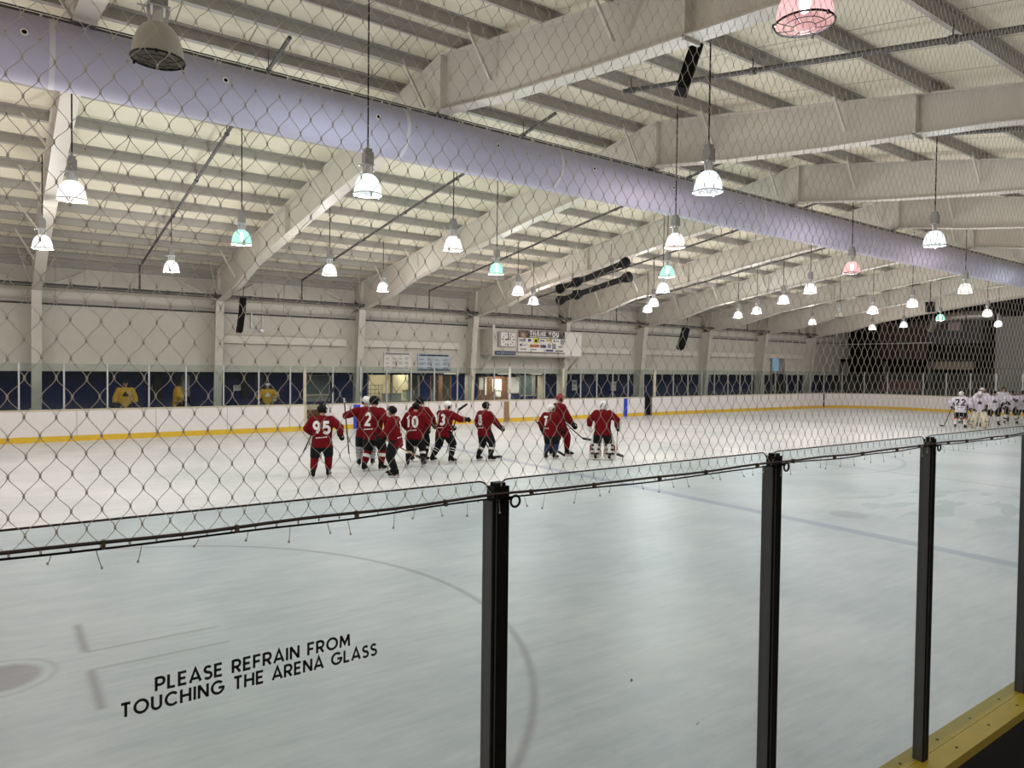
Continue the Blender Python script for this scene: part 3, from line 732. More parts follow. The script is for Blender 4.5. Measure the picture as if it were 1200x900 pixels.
for k in range(-1, 9):
    x = X0 + BAY*k
    t = thing('steel_frame', ('white tapered steel frame with column and sloping rafter, %s bay line from the left' % nth(k)) if k >= 0 else 'white steel frame beyond the left picture edge', 'steel frame', (x, 29.7, 0), 0, 'steel roof frames')
    def part(nm, bb, m=STEEL): 
        o = obj(nm, bb, m, t); o.matrix_parent_inverse = Matrix.Translation((-x,-29.7,0)); return o
    b = MB()
    for y0, y1, z0, z1, w in (): pass
    # column: web and inner flange leaning toward the ice with height
    b.add([(x-.008,29.55,0),(x-.008,YW,0),(x-.008,YW,5.6),(x-.008,29.05,5.1),(x+.008,29.55,0),(x+.008,YW,0),(x+.008,YW,5.6),(x+.008,29.05,5.1)], [(0,1,2,3),(7,6,5,4),(0,1,5,4),(2,3,7,6),(1,2,6,5),(3,0,4,7)])
    b.bar((x,29.55,0), (x,29.05,5.12), .30, .03); b.bar((x,YW-.03,0), (x,YW-.03,5.3), .30, .03); b.box((x,29.5,.29),(.4,.6,.03))
    b.bar((x-.13,29.25,3.0),(x-.13,29.85,3.0),.01,.01)
    part('column', b)
    b = MB(); ys = [q[0] for q in BOT]; top = [(y, roofz(y)-.2) for y in ys]; member(b, top, BOT, x)
    b.bar((x,29.05,5.1),(x,29.9,5.02),.3,.03); b.bar((x,29.05,5.1),(x,28.9,roofz(28.9)-.2),.26,.02)
    part('rafter', b)
    b = MB(); ys = [q[0] for q in BOTN]; top = [(y, roofz(y)-.2) for y in ys]; member(b, top, BOTN, x)
    part('rafter', b)
    for y in (11.85, 20.9, 5.9):
        L = BOT if y > 11.85 else BOTN; z0, z1 = zb(y, L) - .06, roofz(y)-.2
        b = MB(); b.box((x,y,(z0+z1)/2),(.30,.04,z1-z0)); part('splice_plate', b)
    for j, y in enumerate(PUR + PURN):
        if j % 2: continue
        L = BOT if y > 11.85 else BOTN
        if y > 28: continue
        b = MB(); z0 = zb(y, L) + .03; zp = roofz(y) - .12
        for s in (-1,): b.bar((x+s*.12, y, z0 + (zp-z0)*.25), (x+s*min(.62, (zp-z0)*.7), y, zp), .045, .045)
        part('flange_brace', b)
    b = MB()
    for s in (-1, 1): b.bar((x+s*.05,29.2,5.12),(x+s*1.5,YW-.06,5.92),.05,.06)
    part('wall_brace', b)
    b = MB()
    for s in (-1, 1):
        for dx, dz in ((.45,.95),(.2,1.2)): b.tube([(x+s*.12,28.9,5.22),(x+s*(.12+dx),28.2,roofz(28.2)-.15)], .014, 6); break
    part('tie_rod', b)

# purlins
def purlin(y, lab):
    b = MB(); z = roofz(y); sl = -.135 if y > 11.85 else .195; R = Matrix.Rotation(math.atan(sl), 3, 'X')
    L = XE - XL; c = (XL+XE)/2
    b.box(Vector((c,y,z-.11)), (L,.012,.20), 0, R)
    b.box(Vector((c,y,z-.205)) + R @ Vector((0,.035,0)), (L,.085,.012), 0, R); b.box(Vector((c,y,z-.01)) + R @ Vector((0,-.035,0)), (L,.085,.012), 0, R)
    b.box(Vector((c,y,z-.19)) + R @ Vector((0,.075,0)), (L,.010,.03), 0, R)
    tag(obj('roof_purlin', b, STEEL2), lab, 'purlin', 'roof purlins')
for i, y in enumerate(PUR): purlin(y, 'grey steel purlin on the far roof slope, %s down from the ridge' % nth(i))
for i, y in enumerate(PURN): purlin(y, 'grey steel purlin on the near roof slope, %s down from the ridge' % nth(i))

# sprinkler pipes under the roof and the long pipe on the far wall
for i in range(-1, 8):
    x = X0 + BAY*(i+.5) + .1
    lab = ('dark sprinkler pipe under the far roof slope, %s from the left' % nth(i)) if i >= 0 else 'dark sprinkler pipe left of the first frame'
    t = thing('sprinkler_pipe', lab, 'pipe', (x, 28.6, 6.1), 0, 'sprinkler branch pipes')
    def part(nm, bb, m=DGREY, t=t, x=x):
        o = obj(nm, bb, m, t, smooth=True); o.matrix_parent_inverse = Matrix.Translation((-x,-28.6,-6.1)); return o
    b = MB(); b.tube([(x,12.3,roofz(12.3)-.42),(x,28.6,roofz(28.6)-.42)], .038, 8); part('pipe', b)
    b = MB(); b.tube([(x,28.6,roofz(28.6)-.40),(x,28.6,5.42)], .03, 8); b.tube([(x,28.6,5.42),(x,28.6,5.3)], [.05,.03], 8); part('drop_pipe', b)
    b = MB()
    for y in (13.5,16.5,19.5,22.5,25.2):
        b = MB(); b.tube([(x,y,roofz(y)-.42),(x,y,roofz(y)-.1)], .010, 5); b.tube([(x,y-.04,roofz(y)-.425),(x,y+.04,roofz(y)-.43)], .052, 8); part('hanger', b)
for i, x in enumerate((9.95, 15.2, 20.6, 26.5)):
    t = thing('sprinkler_pipe', 'dark sprinkler pipe under the near roof slope, %s back from the camera' % nth(i), 'pipe', (x, 11, 8.3), 0, 'near slope sprinkler pipes')
    def part(nm, bb, m=DGREY, t=t, x=x):
        o = obj(nm, bb, m, t, smooth=True); o.matrix_parent_inverse = Matrix.Translation((-x,-11,-8.3)); return o
    b = MB(); b.tube([(x,10.1,roofz(10.1)-.35),(x,-4,roofz(-4)-.35)], .045, 8); part('pipe', b)
    b = MB()
    for y in (9.9,7.15,4.15,1.15):
        b = MB(); b.tube([(x,y,roofz(y)-.36),(x,y,roofz(y)-.1)], .011, 5); b.tube([(x,y-.05,roofz(y)-.36),(x,y+.05,roofz(y)-.34)], .06, 8); part('hanger', b)
b = MB(); b.tube([(XL+.2,29.0-.12,5.30),(XE-4,29.0-.12,5.30)], .045, 8); b.tube([(XL+.2,29.0-.12,5.22),(XE-4,29.0-.12,5.22)], .02, 6)
for i in range(20): b.tube([(XL+1+3*i,28.88,5.30),(XL+1.12+3*i,28.88,5.30)], .06, 8)
tag(obj('wall_pipe', b, DGREY, smooth=True), 'long dark sprinkler main running along the far wall above the columns', 'pipe')
b = MB(); b.tube([(XL+.2,YW-.1,4.70),(XE-4,YW-.1,4.70)], .03, 6); tag(obj('conduit', b, DGREY, smooth=True), 'thin dark conduit along the far wall just below the main pipe', 'pipe')
b = MB(); b.tube([(7.9,29.8,4.75),(7.9,29.8,4.15),(7.95,29.8,4.05),(8.75,29.8,4.05),(8.8,29.8,4.15),(8.8,29.8,4.75)], .02, 6); b.tube([(8.35,29.8,4.75),(8.35,29.8,4.1)], .03, 6); b.bx(8.68,8.84,29.72,29.84,4.0,4.1)
tag(obj('conduit', b, ALU, smooth=True), 'pale looped conduit on the wall right of the tilted speaker', 'pipe')

# fabric duct
def duct():
    t = thing('fabric_duct', 'long lavender fabric air duct hung below the roof ridge', 'air duct', (0,12.1,7.03)); t.rotation_euler.y = .0037
    b = MB(); xs = [-9 + .5*i for i in range(119)]; n = 28
    rg = []
    for x in xs:
        r = .465 + .004*math.sin(x*1.3)
        rg.append([(x, r*math.cos(2*PI*k/n), r*math.sin(2*PI*k/n)*1.0) for k in range(n)])
    b.loft(rg); obj('tube', b, DUCTM, t, smooth=True)
    for x in (-4.6,.6+.0,6.05,11.1-1.4,16.9,22.7,28.4,34,40):
        b = MB(); b.lathe([(.470,-.035),(.473,0),(.470,.035)], n=28); b.v = [(p[2]+x, p[0], p[1]) for p in b.v]; obj('seam_band', b, DUCTL, t, smooth=True)
    a = math.radians(184)
    for i in range(-3, 20):
        x = .28 + 2.58*i; c = Vector((x, .468*math.cos(a), .468*math.sin(a)+.09)); c.y = -math.sqrt(.468**2 - c.z**2)
        nn = Vector((0, c.y, c.z)).normalized(); q = nn.to_track_quat('Z','Y').to_matrix()
        b = MB(); b.lathe([(.028,.002),(.045,.004),(.050,.0)], n=14); b.lathe([(.001,.003),(.03,.003)], n=14, m=1)
        b.v = [tuple(c + q @ Vector(p)) for p in b.v]; obj('air_nozzle', b, [WHT, BLK], t, smooth=True)
    b = MB(); b.tube([(-9,0,.56),(50,0,.56)], .012, 6)
    b.bar((-9,0,.50),(50,0,.50),.05,.06)
    obj('suspension_cable', b, DGREY, t)
    b = MB()
    for i in range(100):
        x = -8.8 + .58*i; b.box((x,-.05,.475), (.03,.02,.075), 0); b.box((x,-.05,.43), (.05,.025,.03), 0)
    obj('cable_clip', b, WHT, t)['kind'] = 'stuff'
    b = MB()
    for i in range(-1, 9): b.tube([(X0+BAY*i,0,.56),(X0+BAY*i,0,.9-.36)], .01, 5)
    obj('hanger', b, DGREY, t)
duct()

# ------------------------------------------------------------------ lamps
def lamp_proto():
    H = {}
    b = MB(); b.box((0,0,.60),(.15,.15,.20)); b.box((0,0,.73),(.11,.11,.07)); b.tube([(0,0,.77),(0,0,.84)], .02, 8); H['ballast'] = (b, GREYM)
    b = MB(); b.box((0,0,.49),(.20,.13,.02))
    for s in (-1,1): b.bar((s*.085,0,.49),(s*.07,0,.33),.015,.03)
    b.lathe([(.045,.49),(.05,.40),(.06,.335)], n=14, cap=True); b.box((-.13,0,.47),(.10,.03,.02))
    H['bracket'] = (b, ALU)
    b = MB(); b.lathe([(.05,.335),(.09,.328),(.135,.30),(.175,.245),(.205,.17),(.222,.09),(.232,.0)], n=28); H['shade'] = (b, None)
    b = MB(); R = .236
    b.tube([(R*math.cos(2*PI*k/28), R*math.sin(2*PI*k/28), 0) for k in range(29)], .009, 6)
    for r, z in ((.165,-.018),(.09,-.028)): b.tube([(r*math.cos(2*PI*k/24), r*math.sin(2*PI*k/24), z) for k in range(25)], .0035, 5)
    for k in range(4):
        a = PI/4*k+.2; b.tube([(R*math.cos(a),R*math.sin(a),0),(.165*math.cos(a),.165*math.sin(a),-.018),(.09*math.cos(a),.09*math.sin(a),-.028)], .0035, 5); a += PI
        b.tube([(R*math.cos(a),R*math.sin(a),0),(.165*math.cos(a),.165*math.sin(a),-.018),(.09*math.cos(a),.09*math.sin(a),-.028)], .0035, 5)
    for a in (.3,2.4,4.5): b.box((R*math.cos(a)*1.04,R*math.sin(a)*1.04,-.01),(.02,.02,.03))
    H['wire_guard'] = (b, BLACKM)
    b = MB(); b.lathe([(.012,.30),(.03,.27),(.045,.20),(.045,.15),(.03,.10),(.004,.085)], n=14, cap=True); H['bulb'] = (b, None)
    out = {}
    for k, (bb, m) in H.items():
        me = bb.mesh(k); bm = bmesh.new(); bm.from_mesh(me); bmesh.ops.recalc_face_normals(bm, faces=bm.faces); bm.to_mesh(me); bm.free()
        me.polygons.foreach_set('use_smooth', [True]*len(me.polygons)); me.set_sharp_from_angle(angle=math.radians(45))
        if m: me.materials.append(m)
        out[k] = me
    return out
LP = lamp_proto(); SHD = {}
ALUG = mat('guard_pale', (.6,.6,.6), .4, .3)
def lamp(x, y, state, lab, rim=5.35, power=1.0):
    x *= .8995; y *= .8995
    t = thing('pendant_lamp', lab, 'pendant lamp', (x,y,rim), 0, 'high-bay pendant lamps')
    for k in ('ballast','bracket','wire_guard','bulb','shade'):
        me = LP[k]
        if k in ('shade','bulb','wire_guard'):
            key = (k, state)
            if key not in SHD:
                me = me.copy(); me.materials.clear()
                me.materials.append((DOMES.get(state, DOMEOFF) if k == 'shade' else BULB.get(state, DOMEOFF)) if k != 'wire_guard' else (BLACKM if state in ('off','pink') else ALUG)); SHD[key] = me
            me = SHD[key]
        o = bpy.data.objects.new(k, me); COL.objects.link(o); o.parent = t
    b = MB(); top = roofz(y) - rim - .1
    t.scale = (.93,.93,.93); b.tube([(0,0,.84),(0,0,top/.93)], .0125, 8); obj('rod', b, BLACKM, t)
    if state != 'off':
        L = bpy.data.lights.new('lamp_light', 'POINT'); L.energy = POW*power; L.color = LCOL[state]; L.shadow_soft_size = .03
        o = bpy.data.objects.new('lamp_light', L); COL.objects.link(o); o.location = (x,y,rim+.038)
POW = 205
ROWS = [
 ('row closest to the far wall', [(-3.5,25.5,'white'),(4.52,25.21,'white'),(12.42,26.02,'white'),(20.3,26.39,'warm'),(27.38,25.81,'white'),(34.14,25.2,'white'),(42.41,25.63,'white'),(50.34,25.83,'warm')]),
 ('second row from the far wall', [(-7,22.5,'white'),(.91,22.42,'white'),(8.84,22.58,'white'),(17.22,23.43,'white'),(25.0,23.19,'white'),(32.24,22.64,'cool'),(37.98,21.32,'off'),(48.75,22.91,'white')]),
 ('third row from the far wall', [(-3,18.5,'warm'),(4.88,18.29,'mint'),(12.92,18.75,'mint'),(20.82,18.84,'white'),(28.14,18.41,'white'),(36.1,18.5,'white'),(43.9,18.6,'mint'),(51.6,18.41,'white')]),
 ('fourth row from the far wall', [(-7,15.4,'warm'),(1.08,15.36,'white'),(9.42,15.65,'white'),(17.46,15.63,'mint'),(25.16,15.32,'white'),(33.72,15.49,'white'),(41.96,15.49,'warm')]),
 ('row hanging beside the fabric duct', [(-3,11.5,'warm'),(5.21,11.56,'cool'),(13.44,11.79,'warm'),(21.02,11.45,'pink'),(29.29,11.57,'warm'),(37.2,11.6,'cool')]),
 ('row just in front of the duct', [(-7,7.75,'warm'),(1.27,7.76,'off'),(9.66,7.78,'cool'),(17.9,7.76,'cool'),(26.2,7.75,'white'),(34.3,7.75,'white')]),
 ('row over the near boards', [(-2.6,3.6,'white'),(5.62,3.53,'pink'),(13.9,3.55,'cool'),(22,3.5,'cool')]),
 ('row added unseen behind the viewer', [(-7,-1.2,'warm'),(-1.5,-1.2,'white'),(4.0,-1.2,'white'),(9.5,-1.2,'white')]),  # unseen lamps added to light the net and near ice from behind
]
VIS0 = [1,1,1,1,1,1,1]
DESC = {'white':'white-glowing', 'cool':'bluish-white', 'mint':'mint-green glowing', 'pink':'pink-glowing', 'warm':'warm white', 'off':'unlit grey'}
for ri, (rn, ls) in enumerate(ROWS):
    for i, (x, y, st) in enumerate(ls):
        lab = '%s lamp in the %s, %s' % (DESC[st], rn, (('%s from the left' % nth(i-1 if rn != ROWS[0][0] or True else i)) if i >= 1 else 'off the left edge'))
        lamp(x, y, st, lab, power=(1 if y > 9 else .72 if y > 5 else .16 if y > 0 else .62))

# ------------------------------------------------------------------ rink boards
def board_run(pts, label, name='rink_boards', extra=None):
    """pts: plan polyline at the ice face; builds facing, kick plate and cap"""
    P = [Vector((p[0], p[1], 0)) for p in pts]
    t = thing(name, label, 'rink boards', P[0])
    def off(d):
        out = []
        for i in range(len(P)):
            a = P[max(i-1,0)]; c = P[min(i+1,len(P)-1)]; q = (c-a).normalized(); n = Vector((-q.y, q.x, 0)); out.append(P[i] + n*d)
        return out
    def wallseg(d0, d1, z0, z1):
        A, Bq = off(d0), off(d1); b = MB()
        rg = [[(a.x-P[0].x,a.y-P[0].y,z0),(q.x-P[0].x,q.y-P[0].y,z0),(q.x-P[0].x,q.y-P[0].y,z1),(a.x-P[0].x,a.y-P[0].y,z1)] for a, q in zip(A, Bq)]
        b.loft(rg); return b
    obj('facing', wallseg(0,.09,.18,1.02), WHITEB, t); obj('kick_plate', wallseg(-.012,.09,0,.185), YELLOW, t)
    obj('cap_rail', wallseg(-.015,.13,1.02,1.075), CAPC, t)
    return t, P[0]
YF = 27.9
t, o0 = board_run([(-9,YF),(9.90,YF)], 'white boards with yellow kick plate left of the bench gate')
for x in (-2.8,-.36,2.08,4.5,6.94,9.3):
    b = MB(); b.box((x-o0.x,-.004,.6),(.012,.008,.84)); obj('seam', b, GREYM, t)
t, o0 = board_run([(10.75,YF),(29.45,YF)], 'white boards with blue and brown stripes behind the red players')
for nm, x0, x1, m in (('stripe',12.0,12.30,BLUEL),('stripe',19.74,20.04,BROWNL),('stripe',27.83,28.10,BLUEL)):
    b = MB(); b.bx(x0-o0.x, x1-o0.x, -.02, .0, .0, 1.0); s_ = obj(nm, b, m, t); s_['label'] = 'blue painted board stripe' if m is BLUEL else 'brown centre board stripe'
for x in (13.2,15.6,18.0,22.5,24.9,27.3):
    b = MB(); b.box((x-o0.x,-.004,.6),(.012,.008,.84)); obj('seam', b, GREYM, t)
arcp = [(46.5 + 4.5*math.sin(a), YF-4.5 + 4.5*math.cos(a)) for a in [PI/2*i/12 for i in range(13)]]
t, o0 = board_run([(30.1,YF)] + arcp + [(51.0,8.0)], 'white boards curving round the far rink corner')
for x in (32.6,35.0,37.5,40,42.5,45):
    b = MB(); b.box((x-o0.x,-.004,.6),(.012,.008,.84)); obj('seam', b, GREYM, t)
b = MB(); b.box((47.6-o0.x,-.14,.55),(.09,.07,1.0)); obj('dark_joint', b, BLK, t)
# bench gate and dark gate
t = thing('bench_gate', 'open bench gate with cream edge beside number 95', 'gate', (9.90,YF,0))
b = MB(); b.bx(0,.10,-.01,.35,0,1.06); b.bx(.0,.85,.62,.70,0,1.02); obj('gate_panel', b, CAPC, t)
b = MB(); b.bx(.10,.85,.58,.62,.45,.80); obj('gate_recess', b, WOOD, t)
b = MB(); b.bx(.1,.85,.2,.6,0,.25); obj('bench_step', b, CONC, t)
t = thing('rink_gate', 'dark open gate in the boards right of the second blue stripe', 'gate', (29.45,YF,0))
b = MB(); b.bx(0,.05,0,.1,0,1.05); b.bx(.60,.65,0,.1,0,1.05); obj('gate_frame', b, GREYM, t)
b = MB(); b.bx(.05,.60,.12,.16,.05,1.05); obj('gate_panel', b, BLK, t)

# far glass and posts
PX = [-.75,.48,1.72,2.99,4.28,5.5,6.81,8.11,9.34,9.93,11.11,12.33,13.54,14.72,15.9,17.12,17.95,19.18,20.09,21.03,22.27,23.5,24.7,25.85,27.02,28.19,29.4,30.31,31.9,33.18,34.42,35.64,36.97,38.18,39.43,40.7,42,43.3,44.6,46.1]
PT = [(x, YF+.055) for x in PX]
PT += [(46.5 + 4.45*math.sin(a), YF-4.5 + 4.5*math.cos(a)+.02) for a in (.25,.58,.92,1.25)] + [(51.05,22.6-1.45*i) for i in range(11)]
THICK = {17.95:(.13,1.40,CAPC), 20.09:(.13,1.62,PAPER), 23.5:(.13,1.55,CAPC), 30.31:(.20,1.52,CAPC), 9.93:(.12,1.45,CAPC)}
first = sum(1 for x in PX if x < 0)
for i, (x, y) in enumerate(PT):
    d = Vector((1,0,0)) if x < 46.6 else Vector((0,1,0))
    wd, h, m = THICK.get(x, (.05,1.53,ALU))
    nm = ('beyond the left picture edge, post %s out' % nth(first-1-i)) if i < first else ('%s counted from the left picture edge' % nth(i-first))
    lab = ('wide pale' if wd > .06 else 'slim aluminium') + ' post holding the far rink glass, ' + nm
    t = thing('glass_post', lab, 'glass post', (x,y,1.075), 0, 'posts of the far rink glass')
    b = MB(); b.box((0,0,h/2),(wd,.06,h)); b.box((0,-.032,h/2),(wd*.35,.008,h*.98)); obj('upright', b, m, t)
    b = MB(); b.box((0,0,.012),(wd+.05,.10,.024)); obj('base_plate', b, GREYM, t)
    if i + 1 < len(PT):
        x2, y2 = PT[i+1]; v = Vector((x2-x, y2-y, 0)); L = v.length; a = math.atan2(v.y, v.x)
        b = MB(); b.bx(.03, L-.03, -.006, .006, 0, 1.525)
        g = obj('rink_shield', b, GLF, loc=(x,y,1.075), rotz=a)
        tag(g, 'clear glass pane on the far boards, ' + (('beyond the left picture edge, %s out' % nth(first-1-i)) if i < first else ('%s counted from the left picture edge' % nth(i-first))), 'glass pane', 'far rink glass panes')

# ------------------------------------------------------------------ near boards, glass, net
t = thing('rink_boards', 'near boards with yellow cap rail below the glass', 'rink boards', (0,1.33,0))
b = MB(); b.bx(-3,40,-.07,.06,0,1.03); obj('facing', b, NEARD, t)
b = MB(); b.bx(-3,40,-.085,-.001,1.03,1.07); obj('cap_board', b, CAPY, t)
b = MB(); b.bx(-3,40,.001,.068,1.03,1.07); obj('cap_board', b, CAPY, t)
b = MB()
for i in range(60):
    for dy in (-.045,.032): b.lathe([(.001,.0),(.006,.0008),(.006,-.002)], (-1+.33*i,dy,1.0705), 8)
obj('cap_screws', b, BLK, t)
b = MB(); b.bx(-3,40,-.085,-.07,.2,1.03); obj('backing_panel', b, NEARD, t)
SP, PX1 = 1.0723, .9251
def rounded(x0, x1, z0, z1, r, n=6):
    pts = [(x0,z0),(x1,z0)] + [(x1-r+r*math.cos(PI/2*k/n), z1-r+r*math.sin(PI/2*k/n)) for k in range(n+1)] + [(x0+r-r*math.sin(PI/2*k/n), z1-r+r*math.cos(PI/2*k/n)) for k in range(n+1)]
    return pts
NEARLAB = ['left end, mostly outside the frame','leftmost, carrying the black lettering','second, right of the lettered pane','third, between the second and third posts','fourth, by the yellow ledge','fifth, at the right picture edge','sixth, beyond the right picture edge']
for i in range(-2, 5):
    xa = PX1 + SP*i + .012; xb = PX1 + SP*(i+1) - .012
    t = thing('rink_shield', 'near clear glass pane, ' + NEARLAB[i+2], 'glass pane', (xa,1.345,1.06), 0, 'near rink glass panes')
    pts = rounded(0, xb-xa, 0, 1.344, .03)
    b = MB(); b.loft([[(p[0],-.006,p[1]) for p in pts], [(p[0],.006,p[1]) for p in pts]]); obj('pane', b, GLN, t)
    b = MB(); b.tube([(p[0],0,p[1]+.0) for p in pts[1:]], .0019, 6); obj('edge_strip', b, CABLE, t)
    for (sx, sz, sw, sh, si) in ((1.381,1.822,.0045,.006,0),(.612,1.82,.004,.006,-1),(1.66,1.62,.005,.006,0),(2.03,1.60,.004,.005,1)):
        if si == i:
            b = MB(); r = random.Random(int(sx*100))
            for q in range(5): b.ell((sx - xa + r.uniform(-1,1)*sw, -.0065, sz - 1.06 + r.uniform(-1,1)*sh), (sw*r.uniform(.2,.6), .0006, sh*r.uniform(.15,.5)), 0, None, 8, 5)
            obj('scuff', b, GREYS, t)
    if i == -1:
        b = MB()
        ux = Vector((1,0,0)); uz = Vector((0,0,1)); ox, oz = xa, 1.06
        text_flat(b, 'PLEASE REFRAIN FROM', .0242, (.2135-ox,-.0072,2.0985-oz), ux, uz, .205, 0, .359, .05)
        text_flat(b, 'TOUCHING THE ARENA GLASS', .0242, (.160-ox,-.0072,2.0665-oz), ux, uz, .205, 0, .472, .05)
        obj('lettering', b, TXT, t)
POSTLAB = ['beyond the left edge','nearest the camera, left of centre','second, right of centre','third, standing on the yellow ledge','fourth, at the right picture edge','beyond the right edge']
for i in range(-1, 5):
    x = PX1 + SP*i
    t = thing('glass_post', 'black near glass post, ' + POSTLAB[i+1], 'glass post', (x,1.334,1.06), 0, 'near rink glass posts')
    b = MB(); b.bx(-.021,.021,-.022,.008,0,1.334); b.bx(-.013,.013,-.018,.006,1.334,1.342); obj('upright', b, POSTB, t)
    b = MB(); b.bx(-.0235,-.021,-.018,.02,0,1.30); b.bx(-.016,-.013,-.0235,-.022,0,1.32); obj('channel_edge', b, POSTE, t)
    b = MB(); b.bx(.021,.0235,-.018,.02,0,1.30); obj('gasket', b, RUB, t)
    b = MB(); c = Vector((.034,-.028,1.298)); b.tube([c + Vector((.013*math.cos(2*PI*k/14), 0, .013*math.sin(2*PI*k/14))) for k in range(15)], .003, 6); b.tube([(.0,-.024,1.31),(.024,-.028,1.305)], .004, 6)
    obj('eye_hook', b, BLACKM, t, smooth=True)

# net: curved strands knotted to each other, from the glass top to the roof
def net():
    CW, RH = .0407, .0610; xs0, x1 = -1.2, 5.3; z0, z1 = 2.352, 5.05
    t = thing('safety_net', 'knotted spectator safety net hanging above the near glass', 'safety net', (0,1.315,2.36))
    b = MB(); k = MB(); rnd = random.Random(3)
    nc = int((x1-xs0)/CW); nr = int((z1-z0)/(RH/2))
    ph = .05
    cols = [ph + CW*i for i in range(int((xs0-ph)/CW), int((x1-ph)/CW))]
    zs = [2.733 + RH/2*j for j in range(int((z0-2.733)/(RH/2)), int((z1-2.733)/(RH/2)))]
    def knot(i, j):
        r = random.Random(i*7919 + j*104729)
        return (ph + CW*(i/2) + r.uniform(-.0016,.0016), r.uniform(-.001,.001), 2.733 + RH/2*j + r.uniform(-.0018,.0018))
    i0 = int((xs0-ph)/(CW/2)); i1 = int((x1-ph)/(CW/2)); j0 = int((z0-2.733)/(RH/2)); j1 = int((z1-2.733)/(RH/2))
    W = .00072
    for j in range(j0, j1):
        for i in range(i0, i1):
            if (i + j) % 2: continue
            p = knot(i, j); 
            k.add([(p[0]-.0022,p[1],p[2]-2.36),(p[0]+.0022,p[1],p[2]-2.36),(p[0],p[1]-.002,p[2]-2.36),(p[0],p[1]+.002,p[2]-2.36),(p[0],p[1],p[2]-.0042-2.36),(p[0],p[1],p[2]+.0042-2.36)],
                  [(0,2,5),(2,1,5),(1,3,5),(3,0,5),(2,0,4),(1,2,4),(3,1,4),(0,3,4)])
            for s in (-1, 1):
                q = knot(i+s, j+1); rg = []
                for u in (0,.2,.4,.6,.8,1):
                    e = u*u*(3-2*u)*.95 + u*.05
                    x = p[0] + (q[0]-p[0])*e; y = p[1] + (q[1]-p[1])*u; z = p[2] + (q[2]-p[2])*u - 2.36
                    rg.append([(x-W,y-W*.6,z),(x+W,y-W*.6,z),(x,y+W,z)])
                b.loft(rg, caps=False)
    for bb, nm in ((b,'netting'),(k,'knots')):
        me = bb.mesh(nm); me.materials.append(NET); o = bpy.data.objects.new(nm, me); COL.objects.link(o); o.parent = t; o['kind'] = 'stuff'
    # loose tails under the cable
    tl = MB(); r = random.Random(5)
    for i in range(70):
        x = -.3 + i*.072 + r.uniform(-.02,.02); L = r.uniform(.008,.028); dx = r.uniform(-.01,.014)
        tl.tube([(x,-.004,.005),(x+dx*.6,-.006,-L*.6),(x+dx,-.006,-L)], .0007, 4)
        tl.box((x+dx,-.006,-L),(.003,.003,.004))
    obj('loose_ties', tl, NET, t)['kind'] = 'stuff'
net()
def cab(x, base, sag): 
    u = ((x-PX1)/SP) % 1.0; return base - sag*4*u*(1-u)
for lab, base, sag, r, ph in (('thick dark cable carrying the foot of the net across the posts', 2.379, .004, .0032, 0), ('thinner black cord twisted along just under the net cable', 2.372, .007, .0020, 1)):
    t = thing('net_cable', lab, 'cable', (0,1.303,2.37))
    b = MB(); b.tube([(x/20-1.0, .002*math.sin(x*.9+ph), cab(x/20-1.0, base, sag) - 2.37 + .0012*math.sin(x*.7+ph*2)) for x in range(130)], r, 6); obj('cord', b, CABLE if ph == 0 else RUB, t, smooth=True)
    if ph == 0:
        for i in range(24):
            x = -.52 + i*.2165 + .03*math.sin(i*3.1); b = MB(); b.box((x,0,cab(x, base, sag)-2.373), (.0055,.010,.0135)); obj('cable_clip', b, TIE, t)

# ------------------------------------------------------------------ things on the far wall
t = thing('scoreboard_cabinet', 'white wall cabinet carrying the clock and the banner', 'cabinet', (19.6,28.75,3.27))
b = MB(); b.bx(0,4.85,0,1.15,0,1.28); b.bx(4.85,5.8,0,.28,0,1.28); obj('cabinet_body', b, WALLW, t)
b = MB(); b.bx(4.62,5.8,-.02,0,.02,1.26); obj('side_panel', b, PAPER, t); b = MB(); b.bx(0,.12,-.04,0,0,1.48); obj('corner_post', b, STEEL, t)
b = MB(); b.bx(.0,4.85,-.05,1.15,-.06,0); b.bx(4.85,5.8,-.05,.28,-.06,0); obj('shelf_ledge', b, WALLG, t)
for x in (.0,5.7):
    b = MB(); b.bar((x,.1,-.05),(x,1.0,-.75),.09,.09); obj('support_brace', b, STEEL, t)
t = thing('wall_clock', 'square white wall clock reading nine', 'clock', (20.0,28.70,3.66))
b = MB(); b.bx(-.10,.92,-.06,.05,0,.76); obj('case', b, GREYM, t)
b = MB(); b.bx(.03,.90,-.075,-.06,.04,.72); obj('face', b, PAPER, t)
b = MB()
for k in range(12):
    a = PI/6*k; c = Vector((.465 + .33*math.sin(a), -.082, .38 + .28*math.cos(a))); b.box(c, (.045,.01,.05) if k % 3 else (.06,.01,.07))
obj('hour_marks', b, BLK, t)
b = MB(); b.bar((.465,-.09,.36),(.465,-.09,.64),.012,.035); obj('minute_hand', b, BLK, t)
b = MB(); b.bar((.485,-.09,.38),(.27,-.09,.36),.012,.055); obj('hour_hand', b, BLK, t)
t = thing('thank_you_banner', 'sponsor banner headed THANK YOU beside the wall clock', 'banner', (21.12,28.68,3.40))
b = MB(); b.bx(0,3.05,-.012,0.02,0,1.13); obj('sheet', b, PAPER, t)
b = MB(); b.bx(0,3.05,-.018,-.012,.76,1.13); obj('header', b, mat('banner_dark', (.06,.05,.05), .6), t)
b = MB(); text_flat(b, 'THANK YOU', .23, (.70,-.024,.875), (1,0,0), (0,0,1), .32, 0, 1.95, .08); obj('lettering', b, WHT, t)
b = MB(); b.bx(.72,2.6,-.023,-.018,.80,.835); obj('subline', b, WHT, t)
b = MB(); b.bx(0,3.05,-.018,-.012,.0,.05); obj('footer', b, mat('banner_foot', (.14,.12,.09), .6), t)
